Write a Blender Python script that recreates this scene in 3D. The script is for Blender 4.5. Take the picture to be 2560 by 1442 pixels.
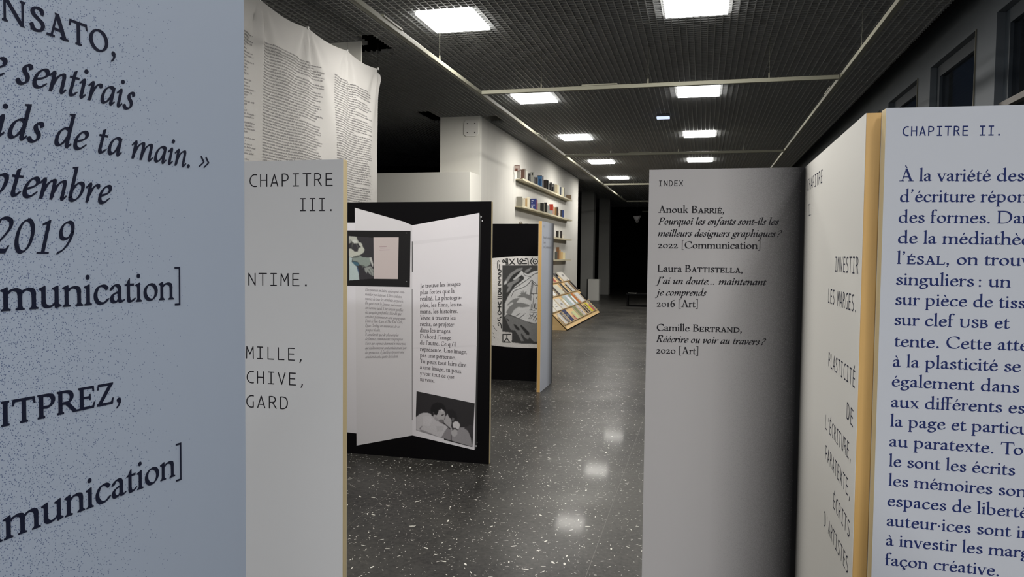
import bpy, bmesh, math, random
from mathutils import Vector, noise
random.seed(7)
SC = bpy.context.scene
COL = SC.collection
for o in list(bpy.data.objects): bpy.data.objects.remove(o)

# ---------------------------------------------------------------- camera, world, exposure
YAW, PITCH, ROLL, EYE = math.radians(14.1), math.radians(-2.45), 0.011, 1.59
FW = Vector((-math.sin(YAW)*math.cos(PITCH), math.cos(YAW)*math.cos(PITCH), math.sin(PITCH)))
R0 = Vector((math.cos(YAW), math.sin(YAW), 0)); U0 = R0.cross(FW)
RT = R0*math.cos(ROLL)+U0*math.sin(ROLL); UP = U0*math.cos(ROLL)-R0*math.sin(ROLL)
cam = bpy.data.cameras.new('camera'); cam.sensor_width = 36; cam.lens = 1890/2560*36; cam.clip_start = .05; cam.clip_end = 200
camo = bpy.data.objects.new('camera', cam); COL.objects.link(camo)
from mathutils import Matrix
camo.matrix_world = Matrix(((RT.x, UP.x, -FW.x, 0), (RT.y, UP.y, -FW.y, 0), (RT.z, UP.z, -FW.z, EYE), (0, 0, 0, 1)))
SC.camera = camo
SC.view_settings.view_transform = 'Standard'; SC.view_settings.look = 'None'
SC.view_settings.gamma = 1; SC.view_settings.use_curve_mapping = False
SC.view_settings.exposure = 0.0
try:
    SC.cycles.use_denoising = True; SC.cycles.max_bounces = 8; SC.cycles.diffuse_bounces = 4
except Exception: pass
world = bpy.data.worlds.new('night'); world.use_nodes = True; SC.world = world
world.node_tree.nodes['Background'].inputs[0].default_value = (.10, .17, .34, 1)
world.node_tree.nodes['Background'].inputs[1].default_value = .045
CEIL = 4.08
LAMP_POWER = 54.0                                        # watts of each ceiling panel
LAMPS = [(-2.60, y, 1.0) for y in (7.70, 11.68, 15.66, 19.75, 23.75)]+[(-.11, y, 1.0) for y in (7.70, 11.68, 15.66, 19.75, 23.75)]
LAMPS += [(-2.60, 3.66, 1.35), (-.11, 3.66, 1.1)]            # the same two rows over and behind the viewer
FILL = [(-2.60, -3.3, 4.2), (-.11, -3.3, 2.6), (1.55, -.9, 1.2), (1.55, -3.3, 1.0)]   # unseen cool lamps added to brighten the near boards
LAMPS += FILL
for x, y, k in LAMPS:
    l = bpy.data.lights.new('ceiling_lamp_light', 'AREA'); l.shape = 'RECTANGLE'; l.size = .56; l.size_y = .60
    l.energy = LAMP_POWER*k; l.color = (.97, .97, 1.0) if (x, y, k) in FILL else (1.0, .955, .88)
    o = bpy.data.objects.new('ceiling_lamp_light', l); COL.objects.link(o); o.location = (x, y, CEIL-.036)

# ---------------------------------------------------------------- geometry helpers
def ray(x, y): return FW+RT*((x-1280)/1890)-UP*((y-721)/1890)
EYEP = Vector((0, 0, EYE))
def on(x, y, p, n):                                      # where the photograph's point (x, y) meets a wall or board
    d = ray(x, y); n = Vector(n); return EYEP+d*((Vector(p)-EYEP).dot(n)/d.dot(n))
def onX(x, y, X): return on(x, y, (X, 0, 0), (1, 0, 0))
def onY(x, y, Y): return on(x, y, (0, Y, 0), (0, 1, 0))
def onZ(x, y, Z): return on(x, y, (0, 0, Z), (0, 0, 1))

def lin(c):
    return tuple((v/255/12.92 if v/255 <= .04045 else ((v/255+.055)/1.055)**2.4) for v in c)+(1,)
MATS = {}
def mat(name, rgb=None, rough=.6, metal=0, emit=0, bump=0, scale=40, var=0, spec=.5, trans=0, linear=None):
    if name in MATS: return MATS[name]
    assert rgb or linear, name
    m = bpy.data.materials.new(name); m.use_nodes = True; MATS[name] = m
    nt = m.node_tree; b = nt.nodes['Principled BSDF']; c = linear+(1,) if linear else lin(rgb)
    b.inputs['Base Color'].default_value = c; b.inputs['Roughness'].default_value = rough; b.inputs['Metallic'].default_value = metal
    b.inputs['Specular IOR Level'].default_value = spec
    if trans: b.inputs['Transmission Weight'].default_value = trans
    if emit: b.inputs['Emission Color'].default_value = c; b.inputs['Emission Strength'].default_value = emit
    if bump or var:
        tc = nt.nodes.new('ShaderNodeTexCoord'); n = nt.nodes.new('ShaderNodeTexNoise'); n.inputs['Scale'].default_value = scale; n.inputs['Detail'].default_value = 5
        nt.links.new(tc.outputs['Object'], n.inputs['Vector'])
        if var:
            mr = nt.nodes.new('ShaderNodeMapRange'); mr.inputs[1].default_value = .3; mr.inputs[2].default_value = .7; mr.inputs[3].default_value = 1-var; mr.inputs[4].default_value = 1+var*.5
            mx = nt.nodes.new('ShaderNodeVectorMath'); mx.operation = 'SCALE'; mx.inputs[0].default_value = c[:3]
            nt.links.new(n.outputs[0], mr.inputs[0]); nt.links.new(mr.outputs[0], mx.inputs['Scale']); nt.links.new(mx.outputs[0], b.inputs['Base Color'])
        if bump:
            bp = nt.nodes.new('ShaderNodeBump'); bp.inputs['Strength'].default_value = bump; bp.inputs['Distance'].default_value = .004
            nt.links.new(n.outputs[0], bp.inputs['Height']); nt.links.new(bp.outputs[0], b.inputs['Normal'])
    return m

class MB:                                                # collects faces in world coordinates, builds one mesh object
    def __init__(s): s.v, s.f = [], []
    def add(s, vs, fs):
        n = len(s.v); s.v += [tuple(v) for v in vs]; s.f += [tuple(i+n for i in f) for f in fs]; return s
    def hexa(s, p):                                      # p: 4 bottom corners (ccw) then 4 top corners
        return s.add(p, [(3, 2, 1, 0), (4, 5, 6, 7), (0, 1, 5, 4), (1, 2, 6, 5), (2, 3, 7, 6), (3, 0, 4, 7)])
    def box(s, x0, x1, y0, y1, z0, z1):
        return s.hexa([(x0, y0, z0), (x1, y0, z0), (x1, y1, z0), (x0, y1, z0), (x0, y0, z1), (x1, y0, z1), (x1, y1, z1), (x0, y1, z1)])
    def obox(s, o, u, v, w):                             # box from a corner along three vectors
        o, u, v, w = map(Vector, (o, u, v, w))
        return s.hexa([o, o+u, o+u+v, o+v, o+w, o+u+w, o+u+v+w, o+v+w])
    def slab(s, pts, d):                                 # polygon with a thickness vector d
        pts = [Vector(p) for p in pts]; d = Vector(d); n = len(pts)
        return s.add(pts+[p+d for p in pts], [tuple(range(n))[::-1], tuple(range(n, 2*n))]+[(i, (i+1) % n, n+(i+1) % n, n+i) for i in range(n)])
    def tube(s, pts, r, n=6):
        pts = [Vector(p) for p in pts]; rings = []
        for i, p in enumerate(pts):
            d = (pts[min(i+1, len(pts)-1)]-pts[max(0, i-1)]).normalized()
            a = d.orthogonal().normalized(); b = d.cross(a)
            rings.append([p+(a*math.cos(2*math.pi*k/n)+b*math.sin(2*math.pi*k/n))*r for k in range(n)])
        vs = [q for r_ in rings for q in r_]; fs = []
        for i in range(len(pts)-1):
            for k in range(n): fs.append((i*n+k, i*n+(k+1) % n, (i+1)*n+(k+1) % n, (i+1)*n+k))
        fs += [tuple(range(n))[::-1], tuple(range((len(pts)-1)*n, len(pts)*n))]
        return s.add(vs, fs)
    def build(s, name, m, parent=None, smooth=False, bevel=0):
        base = Vector(parent['_base']) if parent is not None else Vector((0, 0, 0))
        me = bpy.data.meshes.new(name)
        if parent is None and s.v:
            xs = [v[0] for v in s.v]; ys = [v[1] for v in s.v]; zs = [v[2] for v in s.v]
            base = Vector(((min(xs)+max(xs))/2, (min(ys)+max(ys))/2, min(zs)))
        me.from_pydata([(v[0]-base.x, v[1]-base.y, v[2]-base.z) for v in s.v], [], s.f)
        if m: me.materials.append(m)
        if smooth:
            for p in me.polygons: p.use_smooth = True
        o = bpy.data.objects.new(name, me); COL.objects.link(o)
        if bevel:
            b = o.modifiers.new('edge', 'BEVEL'); b.width = bevel; b.segments = 2; b.limit_method = 'ANGLE'
        o['_base'] = tuple(base)
        if parent is None: o.location = base
        else: o.parent = parent
        return o
def thing(name, loc, label, cat, group=None):
    o = bpy.data.objects.new(name, None); COL.objects.link(o); o.location = loc; o['_base'] = tuple(loc); o.empty_display_size = .1
    return tag(o, label, cat, group)
def tag(o, label, cat, group=None):
    o['label'] = label; o['category'] = cat
    if group: o['group'] = group
    return o
def struct(o): o['kind'] = 'structure'; return o

# ---------------------------------------------------------------- materials
def node_mat(name):
    m = bpy.data.materials.new(name); m.use_nodes = True; MATS[name] = m
    return m, m.node_tree, m.node_tree.nodes['Principled BSDF']
def N(nt, kind, **kw):
    n = nt.nodes.new('ShaderNode'+kind)
    for k, v in kw.items():
        if k.startswith('i'): n.inputs[int(k[1:])].default_value = v
        else: setattr(n, k, v)
    return n
def M(nt, op, a, b=None, c=None, clamp=False):
    n = nt.nodes.new('ShaderNodeMath'); n.operation = op; n.use_clamp = clamp
    for i, q in enumerate((a, b, c)):
        if q is None: continue
        if hasattr(q, 'is_output'): nt.links.new(q, n.inputs[i])
        else: n.inputs[i].default_value = q
    return n.outputs[0]
def mixc(nt, f, a, b):
    n = nt.nodes.new('ShaderNodeMix'); n.data_type = 'RGBA'
    for i, q in ((0, f), (6, a), (7, b)):
        if hasattr(q, 'is_output'): nt.links.new(q, n.inputs[i])
        else: n.inputs[i].default_value = q
    return n.outputs[2]

def floor_material():
    m, nt, b = node_mat('terrazzo')
    co = N(nt, 'TexCoord').outputs['Object']
    big = N(nt, 'TexNoise', i2=.9, i3=6, i4=.6); nt.links.new(co, big.inputs[0])
    fine = N(nt, 'TexNoise', i2=34, i3=8, i4=.75); nt.links.new(co, fine.inputs[0])
    t = M(nt, 'ADD', M(nt, 'MULTIPLY', big.outputs[0], .5), M(nt, 'MULTIPLY', fine.outputs[0], .5))
    cr = N(nt, 'ValToRGB'); nt.links.new(t, cr.inputs[0])
    cr.color_ramp.elements[0].position = .36; cr.color_ramp.elements[0].color = (.006, .006, .007, 1)
    cr.color_ramp.elements[1].position = .66; cr.color_ramp.elements[1].color = (.066, .064, .058, 1)
    col = cr.outputs[0]
    masks = []
    for scale, a_, b_, keep, off in ((11, .115, .020, .55, 0), (26, .13, .042, .22, 3.3), (7, .080, .028, .34, 8.1), (60, .15, .08, .10, 5.7)):
        mp = N(nt, 'Mapping'); mp.inputs['Location'].default_value = (off, off*.7, 0); mp.inputs['Scale'].default_value = (scale, scale, 1)
        nt.links.new(co, mp.inputs[0])
        sep0 = N(nt, 'SeparateXYZ'); nt.links.new(mp.outputs[0], sep0.inputs[0])
        cmb = N(nt, 'CombineXYZ'); nt.links.new(sep0.outputs[0], cmb.inputs[0]); nt.links.new(sep0.outputs[1], cmb.inputs[1])
        vo = N(nt, 'TexVoronoi', voronoi_dimensions='2D'); vo.inputs['Scale'].default_value = 1; nt.links.new(cmb.outputs[0], vo.inputs['Vector'])
        sc = N(nt, 'SeparateColor'); nt.links.new(vo.outputs['Color'], sc.inputs[0])
        d = N(nt, 'VectorMath', operation='SUBTRACT'); nt.links.new(cmb.outputs[0], d.inputs[0]); nt.links.new(vo.outputs['Position'], d.inputs[1])
        wob = N(nt, 'TexNoise', i2=3.0, i3=2); nt.links.new(cmb.outputs[0], wob.inputs[0])
        sp = N(nt, 'SeparateXYZ'); nt.links.new(d.outputs[0], sp.inputs[0])
        ang = M(nt, 'MULTIPLY', sc.outputs[0], 6.283)
        ca, sa = M(nt, 'COSINE', ang), M(nt, 'SINE', ang)
        x = M(nt, 'ADD', M(nt, 'MULTIPLY', sp.outputs[0], ca), M(nt, 'MULTIPLY', sp.outputs[1], sa))
        y = M(nt, 'SUBTRACT', M(nt, 'MULTIPLY', sp.outputs[1], ca), M(nt, 'MULTIPLY', sp.outputs[0], sa))
        y = M(nt, 'ADD', y, M(nt, 'MULTIPLY', M(nt, 'SUBTRACT', wob.outputs[0], .5), b_*2.2))
        k = M(nt, 'ADD', M(nt, 'MULTIPLY', sc.outputs[1], 1.3), .35)
        e = M(nt, 'ADD', M(nt, 'POWER', M(nt, 'DIVIDE', M(nt, 'ABSOLUTE', x), M(nt, 'MULTIPLY', k, a_)), 2), M(nt, 'POWER', M(nt, 'DIVIDE', M(nt, 'ABSOLUTE', y), M(nt, 'MULTIPLY', k, b_)), 2))
        masks.append(M(nt, 'MULTIPLY', M(nt, 'LESS_THAN', e, 1.0), M(nt, 'LESS_THAN', sc.outputs[2], keep)))
    mk = masks[0]
    for q in masks[1:]: mk = M(nt, 'MAXIMUM', mk, q)
    col = mixc(nt, mk, col, (.60, .59, .54, 1))
    nt.links.new(col, b.inputs['Base Color'])
    rn = N(nt, 'TexNoise', i2=2.2, i3=5); nt.links.new(co, rn.inputs[0])
    nt.links.new(M(nt, 'ADD', M(nt, 'MULTIPLY', rn.outputs[0], .22), .24), b.inputs['Roughness'])
    b.inputs['Specular IOR Level'].default_value = .09; b.inputs['Coat Weight'].default_value = .042; b.inputs['Coat Roughness'].default_value = .075; b.inputs['Coat Tint'].default_value = (1, 1, 1, 1)
    bp = N(nt, 'Bump'); bp.inputs['Strength'].default_value = .05; bp.inputs['Distance'].default_value = .004
    un = N(nt, 'TexNoise', i2=9, i3=4); nt.links.new(co, un.inputs[0]); nt.links.new(un.outputs[0], bp.inputs['Height']); nt.links.new(bp.outputs[0], b.inputs['Normal'])
    return m

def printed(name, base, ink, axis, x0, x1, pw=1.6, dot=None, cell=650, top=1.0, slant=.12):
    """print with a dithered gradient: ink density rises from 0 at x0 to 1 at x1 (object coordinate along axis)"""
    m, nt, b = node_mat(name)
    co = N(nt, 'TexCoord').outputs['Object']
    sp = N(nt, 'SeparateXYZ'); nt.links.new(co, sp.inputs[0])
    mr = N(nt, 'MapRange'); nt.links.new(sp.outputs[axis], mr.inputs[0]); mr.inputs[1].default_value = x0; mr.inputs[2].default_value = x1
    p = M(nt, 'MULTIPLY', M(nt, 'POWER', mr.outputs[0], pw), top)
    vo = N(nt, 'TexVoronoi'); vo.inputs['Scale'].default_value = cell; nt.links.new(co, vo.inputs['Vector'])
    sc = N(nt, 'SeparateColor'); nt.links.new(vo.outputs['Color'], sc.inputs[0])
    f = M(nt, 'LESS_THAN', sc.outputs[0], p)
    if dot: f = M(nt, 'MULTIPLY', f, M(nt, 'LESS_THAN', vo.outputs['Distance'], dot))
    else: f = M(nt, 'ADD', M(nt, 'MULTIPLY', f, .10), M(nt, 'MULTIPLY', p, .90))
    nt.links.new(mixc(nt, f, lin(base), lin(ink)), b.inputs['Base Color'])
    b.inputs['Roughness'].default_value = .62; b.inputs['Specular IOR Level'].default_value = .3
    return m

def wood_material(name, c0, c1, axis_scale=(30, 30, 1.2)):
    m, nt, b = node_mat(name)
    co = N(nt, 'TexCoord').outputs['Object']
    mp = N(nt, 'Mapping'); mp.inputs['Scale'].default_value = axis_scale; nt.links.new(co, mp.inputs[0])
    n = N(nt, 'TexNoise', i2=1.6, i3=6, i4=.6); nt.links.new(mp.outputs[0], n.inputs[0])
    cr = N(nt, 'ValToRGB'); nt.links.new(n.outputs[0], cr.inputs[0])
    cr.color_ramp.elements[0].position = .3; cr.color_ramp.elements[0].color = lin(c0)
    cr.color_ramp.elements[1].position = .7; cr.color_ramp.elements[1].color = lin(c1)
    nt.links.new(cr.outputs[0], b.inputs['Base Color']); b.inputs['Roughness'].default_value = .55
    return m

def wall_material():
    m, nt, b = node_mat('rough_white_wall')
    co = N(nt, 'TexCoord').outputs['Object']
    mp = N(nt, 'Mapping'); mp.inputs['Scale'].default_value = (3, 3, .5); nt.links.new(co, mp.inputs[0])
    n = N(nt, 'TexNoise', i2=1.4, i3=6, i4=.6); nt.links.new(mp.outputs[0], n.inputs[0])
    n2 = N(nt, 'TexNoise', i2=90, i3=6); nt.links.new(co, n2.inputs[0])
    cr = N(nt, 'ValToRGB'); nt.links.new(n.outputs[0], cr.inputs[0])
    cr.color_ramp.elements[0].position = .25; cr.color_ramp.elements[0].color = lin((203, 201, 195))
    cr.color_ramp.elements[1].position = .7; cr.color_ramp.elements[1].color = lin((209, 207, 200))
    nt.links.new(cr.outputs[0], b.inputs['Base Color']); b.inputs['Roughness'].default_value = .75
    bp = N(nt, 'Bump'); bp.inputs['Strength'].default_value = .35; bp.inputs['Distance'].default_value = .006
    nt.links.new(n2.outputs[0], bp.inputs['Height']); nt.links.new(bp.outputs[0], b.inputs['Normal'])
    return m
# ---------------------------------------------------------------- lettering: a small pen-drawn typeface
# Every glyph is a list of closed polygons in 1/1000 em, drawn with a broad nib (serif) or a round one (mono).
class Pen:
    def __init__(s, a=82, b=24, ang=24, slant=0.0):
        s.a, s.b, s.t, s.sl = a/2, b/2, math.radians(ang), slant
        s.g = []
    def sup(s, nx, ny):                                   # support point of the elliptical nib along a normal
        c, q = math.cos(s.t), math.sin(s.t)
        u, v = nx*c+ny*q, -nx*q+ny*c
        L = math.hypot(s.a*u, s.b*v) or 1e-9
        pu, pv = s.a*s.a*u/L, s.b*s.b*v/L
        return pu*c-pv*q, pu*q+pv*c
    def poly(s, pts):
        s.g.append([(x+s.sl*y, y) for x, y in pts])
    def sp(s, *c, n=5, cap=True):                         # stroke through points (Catmull-Rom)
        P = [(c[i], c[i+1]) for i in range(0, len(c), 2)]
        if len(P) > 2:
            Q = [(2*P[0][0]-P[1][0], 2*P[0][1]-P[1][1])]+P+[(2*P[-1][0]-P[-2][0], 2*P[-1][1]-P[-2][1])]
            R_ = []
            for i in range(1, len(Q)-2):
                p0, p1, p2, p3 = Q[i-1:i+3]
                for k in range(n):
                    t = k/n
                    R_.append(tuple(.5*(2*p1[j]+(p2[j]-p0[j])*t+(2*p0[j]-5*p1[j]+4*p2[j]-p3[j])*t*t+(3*p1[j]-p0[j]-3*p2[j]+p3[j])*t**3) for j in (0, 1)))
            R_.append(P[-1]); P = R_
        s.run(P, cap)
    def run(s, P, cap=True):
        L, R_ = [], []
        for i, p in enumerate(P):
            a, b = P[max(0, i-1)], P[min(len(P)-1, i+1)]
            dx, dy = b[0]-a[0], b[1]-a[1]
            d = math.hypot(dx, dy) or 1
            ox, oy = s.sup(-dy/d, dx/d)
            L.append((p[0]+ox, p[1]+oy)); R_.append((p[0]-ox, p[1]-oy))
        for i in range(len(P)-1):
            s.poly([R_[i], R_[i+1], L[i+1], L[i]])
        if cap:
            for e, f in ((P[0], P[1]), (P[-1], P[-2])):
                dx, dy = e[0]-f[0], e[1]-f[1]
                a0 = math.atan2(dy, dx)
                s.poly([(e[0]+q[0], e[1]+q[1]) for q in (s.sup(math.cos(a0+k*math.pi/8), math.sin(a0+k*math.pi/8)) for k in range(-4, 5))])
    def el(s, cx, cy, rx, ry, a0=0, a1=360, n=26, cap=False):
        s.run([(cx+rx*math.cos(math.radians(a0+(a1-a0)*k/n)), cy+ry*math.sin(math.radians(a0+(a1-a0)*k/n))) for k in range(n+1)], cap)
    def dot(s, x, y, r=46):
        s.poly([(x+r*math.cos(k*math.pi/5), y+r*math.sin(k*math.pi/5)) for k in range(10)])

def serif_foot(p, x0, x1, y, up, e=44, t=17, br=42):      # bracketed serif: stem spans x0..x1, serif on side y, stem goes up (+1) or down (-1)
    p.poly([(x0-e, y), (x1+e, y), (x1+e, y+up*t), (x1+e*.35, y+up*(t+br*.22)), (x1, y+up*(t+br)), (x0, y+up*(t+br)), (x0-e*.35, y+up*(t+br*.22)), (x0-e, y+up*t)][::(1 if up > 0 else -1)])

def roman():
    G = {}
    S = 37                                                # half stem
    X, CAP, ASC, DSC = 402, 650, 700, -235
    def new(): return Pen(86, 24, 22)
    def stem(p, x, y0, y1, foot=True, flag=False, top=False, S=S):
        p.poly([(x-S, y0), (x+S, y0), (x+S, y1-(0 if not flag else 20)), (x-S, y1-(0 if not flag else 20))])
        if foot: serif_foot(p, x-S, x+S, y0, 1)
        if top: serif_foot(p, x-S, x+S, y1, -1)
        if flag: p.poly([(x-S, y1-95), (x+S, y1-95), (x+S, y1+12), (x+S-16, y1+14), (x-S-52, y1-32), (x-S-50, y1-46), (x-S-8, y1-58)])
    def diag(p, x0, y0, x1, y1, w):                       # slanted bar cut level, horizontal width w, centred
        p.poly([(x0-w/2, y0), (x0+w/2, y0), (x1+w/2, y1), (x1-w/2, y1)])
    def acute(p, x, y): p.poly([(x-38, y), (x-20, y-6), (x+62, y+112), (x+50, y+136), (x+14, y+128)])
    def grave(p, x, y): p.poly([(x+38, y), (x+20, y-6), (x-62, y+112), (x-50, y+136), (x-14, y+128)])
    def put(ch, adv, p): G[ch] = (adv, p.g)
    def arch(p, x, xr, y0=0, foot=True):                  # shoulder from a stem at x to a stem at xr
        p.sp(x+S-14, 300, x+78, 352, (x+xr)/2+26, 378, xr-24, 350, xr, 280, xr, 240, cap=False)
        stem(p, xr, y0, 262, foot)
    p = new(); p.sp(64, 298, 92, 352, 160, 385, 226, 372, 262, 318, 264, 240, 264, 90, 284, 34, 318, 26, 356, 46)
    p.sp(262, 246, 180, 218, 98, 176, 66, 108, 92, 42, 152, 22, 214, 50, 262, 96, cap=False); put('a', 388, p)
    p = new(); stem(p, 98, 20, ASC, False, True); p.sp(98, 330, 170, 376, 262, 382, 350, 330, 386, 210, 356, 80, 262, 12, 170, 16, 98, 48, cap=False); put('b', 480, p)
    p = new(); p.sp(346, 326, 296, 372, 226, 384, 132, 346, 78, 232, 84, 110, 150, 28, 240, 14, 308, 36, 362, 88); p.dot(334, 326, 34); put('c', 402, p)
    p = new(); p.sp(368, 330, 310, 374, 230, 382, 130, 340, 78, 230, 84, 108, 150, 28, 236, 18, 310, 44, 368, 94, cap=False)
    stem(p, 376, 30, ASC, False, True); p.poly([(340, 60), (340, 0), (356, -14), (470, 22), (470, 38), (413, 60)]); put('d', 498, p)
    def e_(p): p.sp(92, 232, 350, 238, cap=False); p.sp(336, 236, 326, 318, 276, 376, 206, 382, 124, 338, 78, 232, 84, 110, 146, 30, 232, 14, 300, 36, 358, 88)
    p = new(); e_(p); put('e', 402, p)
    p = new(); e_(p); acute(p, 200, 470); put('é', 402, p)
    p = new(); e_(p); grave(p, 220, 470); put('è', 402, p)
    def f_(p, x=112): stem(p, x, 0, 560); p.sp(x, 540, x+10, 622, x+56, 680, x+120, 690, x+168, 664); p.dot(x+166, 660, 32); p.poly([(x-84, X-34), (x+150, X-34), (x+150, X), (x-58, X)])
    p = new(); f_(p); put('f', 292, p)
    p = new(); f_(p); f_(p, 330); put('ff', 520, p)
    p = new(); f_(p); stem(p, 362, 0, X, True, True); p.poly([(112, 368), (362, 368), (362, 402), (112, 402)]); put('fi', 480, p)
    p = new(); p.el(196, 268, 112, 108); p.sp(300, 350, 346, 372, 396, 366, cap=True); p.sp(120, 176, 80, 138, 84, 92, 150, 66, 270, 52, 350, 18, 366, -62, 310, -140, 196, -176, 92, -152, 62, -84, 104, -20, 160, 20, cap=False); put('g', 430, p)
    p = new(); stem(p, 98, 0, ASC, True, True); arch(p, 98, 376); put('h', 474, p)
    p = new(); stem(p, 106, 0, X, True, True); p.dot(100, 572, 44); put('i', 210, p)
    p = new(); stem(p, 106, 0, X, True, True); put('ı', 210, p)
    p = new(); stem(p, 106, -80, X, False, True); p.sp(106, -60, 98, -150, 54, -212, -2, -228, cap=True); p.dot(100, 572, 44); put('j', 208, p)
    p = new(); stem(p, 98, 0, ASC, True, True); p.sp(120, 206, 220, 290, 312, 372, cap=False); diag(p, 384, 0, 208, 250, 92); p.poly([(300, 0), (452, 0), (452, 17), (300, 17)]); p.poly([(240, 366), (380, 366), (380, 385), (240, 385)]); put('k', 462, p)
    p = new(); stem(p, 104, 0, ASC, True, True); put('l', 208, p)
    p = new(); stem(p, 98, 0, X, True, True); arch(p, 98, 362); arch(p, 362, 626); put('m', 724, p)
    p = new(); stem(p, 98, 0, X, True, True); arch(p, 98, 376); put('n', 474, p)
    p = new(); p.el(232, 197, 162, 178); put('o', 464, p)
    p = new(); stem(p, 98, DSC, X, True, True); p.sp(98, 318, 170, 370, 262, 382, 350, 330, 388, 210, 356, 80, 262, 14, 170, 22, 98, 62, cap=False); put('p', 480, p)
    p = new(); p.sp(372, 350, 310, 374, 230, 380, 130, 340, 78, 220, 84, 108, 150, 26, 236, 18, 310, 44, 368, 94, cap=False); stem(p, 376, DSC, X-18); p.poly([(376, 330), (413, 330), (413, 412), (396, 412)]); put('q', 470, p)
    p = new(); stem(p, 98, 0, X, True, True); p.sp(122, 290, 168, 346, 214, 374, 262, 372, 290, 352); p.dot(284, 352, 38); put('r', 322, p)
    p = new(); p.sp(272, 312, 252, 358, 196, 384, 132, 370, 96, 316, 126, 248, 200, 204, 268, 152, 286, 88, 244, 30, 172, 12, 106, 34, 76, 96); put('s', 346, p)
    p = new(); p.poly([(72, 60), (146, 60), (146, 520), (132, 520), (72, 430)]); p.sp(110, 90, 122, 34, 166, 14, 218, 26, 262, 62); p.poly([(14, X-36), (254, X-36), (258, X), (56, X)]); put('t', 284, p)
    p = new(); stem(p, 96, 110, X, False, True); p.sp(96, 130, 112, 60, 166, 20, 234, 22, 300, 52, 362, 108, cap=False); stem(p, 366, 30, X, False, True); p.poly([(330, 66), (330, 4), (346, -12), (458, 20), (458, 36), (403, 66)]); put('u', 482, p)
    def v_(p, x, w=370): diag(p, x+60, X-10, x+w/2+8, -8, 84); diag(p, x+w-58, X-10, x+w/2+4, -8, 30); p.poly([(x, X-17), (x+138, X-17), (x+138, X), (x, X)]); p.poly([(x+w-120, X-17), (x+w+8, X-17), (x+w+8, X), (x+w-120, X)])
    p = new(); v_(p, 8, 400); put('v', 416, p)
    p = new(); diag(p, 74, 390, 352, 10, 92); diag(p, 330, 390, 76, 10, 30)
    for a, b, y in ((16, 152, X-17), (262, 392, X-17), (12, 146, 0), (266, 410, 0)): p.poly([(a, y), (b, y), (b, y+17), (a, y+17)])
    put('x', 424, p)
    p = new(); diag(p, 68, X-10, 226, -8, 84); diag(p, 352, X-10, 140, -180, 30); p.sp(160, -120, 124, -196, 84, -216, 50, -206); p.dot(52, -200, 34)
    p.poly([(8, X-17), (146, X-17), (146, X), (8, X)]); p.poly([(290, X-17), (418, X-17), (418, X), (290, X)]); put('y', 420, p)
    p = new(); diag(p, 322, 380, 80, 20, 84); p.poly([(44, 368), (364, 368), (364, 402), (52, 402), (40, 300), (56, 300)]); p.poly([(38, 0), (366, 0), (380, 112), (362, 112), (340, 36), (38, 36)]); put('z', 400, p)
    # capitals
    def A_(p): diag(p, 322, 640, 150, 0, 30); diag(p, 330, 664, 560, 0, 96); p.poly([(200, 208), (470, 208), (462, 238), (212, 238)])
    def Af(p): p.poly([(20, 0), (236, 0), (236, 17), (166, 26), (120, 26), (20, 17)]); p.poly([(440, 0), (672, 0), (672, 17), (610, 28), (500, 28), (440, 17)])
    p = new(); A_(p); Af(p); put('A', 680, p)
    p = new(); A_(p); Af(p); grave(p, 330, 700); put('À', 680, p)
    C = 41
    def B_(p):
        stem(p, 130, 0, CAP, True, True if False else False, True, S=C)
        p.sp(150, 633, 260, 634, 356, 606, 404, 520, 372, 412, 280, 352, 170, 344, cap=False)
        p.sp(170, 348, 320, 340, 430, 290, 476, 186, 440, 76, 340, 22, 220, 14, 150, 18, cap=False)
    p = new(); B_(p); put('B', 560, p)
    p = new(); p.sp(590, 520, 520, 610, 400, 640, 250, 606, 130, 500, 84, 320, 134, 140, 260, 34, 410, 12, 520, 36, 600, 110); p.poly([(586, 640), (604, 640), (604, 470), (588, 470), (556, 590)]); put('C', 662, p)
    p = new(); stem(p, 130, 0, CAP, True, False, True, S=C); p.sp(150, 634, 330, 632, 500, 590, 620, 470, 652, 320, 612, 160, 500, 54, 330, 14, 150, 16, cap=False); put('D', 740, p)
    def E_(p):
        stem(p, 130, 0, CAP, True, False, True, S=C)
        p.poly([(130, CAP-34), (480, CAP-34), (500, CAP-130), (518, CAP-130), (510, CAP), (130, CAP)])
        p.poly([(130, 0), (510, 0), (548, 150), (530, 150), (480, 36), (130, 36)])
        p.poly([(130, 320), (370, 320), (386, 262), (404, 262), (404, 412), (386, 412), (370, 352), (130, 352)])
    p = new(); E_(p); put('E', 570, p)
    p = new(); E_(p); acute(p, 290, 705); put('É', 570, p)
    p = new(); stem(p, 130, 0, CAP, True, False, True, S=C); stem(p, 590, 0, CAP, True, False, True, S=C); p.poly([(130, 322), (590, 322), (590, 354), (130, 354)]); put('H', 720, p)
    p = new(); p.sp(590, 520, 520, 610, 400, 640, 250, 606, 130, 500, 84, 320, 134, 140, 260, 34, 410, 12, 520, 36, 580, 80, cap=False); stem(p, 590, 40, 270, False, False, True, S=C); put('G', 700, p)
    p = new(); stem(p, 140, 0, CAP, True, False, True, S=C); put('I', 280, p)
    p = new(); stem(p, 130, -60, CAP, False, False, True, S=C); p.sp(130, -30, 120, -120, 60, -180, -10, -190); put('J', 260, p)
    p = new(); stem(p, 130, 0, CAP, True, False, True, S=C); p.poly([(130, 0), (500, 0), (546, 170), (528, 170), (470, 36), (130, 36)]); put('L', 556, p)
    p = new(); stem(p, 126, 0, CAP, True, False, False, S=15); stem(p, 610, 20, CAP, False, False, True, S=15); diag(p, 120, CAP, 594, -10, 92); p.poly([(20, CAP-17), (166, CAP-17), (166, CAP), (20, CAP)]); put('N', 740, p)
    p = new(); p.a = 46; p.el(360, 326, 276, 312); put('O', 720, p)
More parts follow.
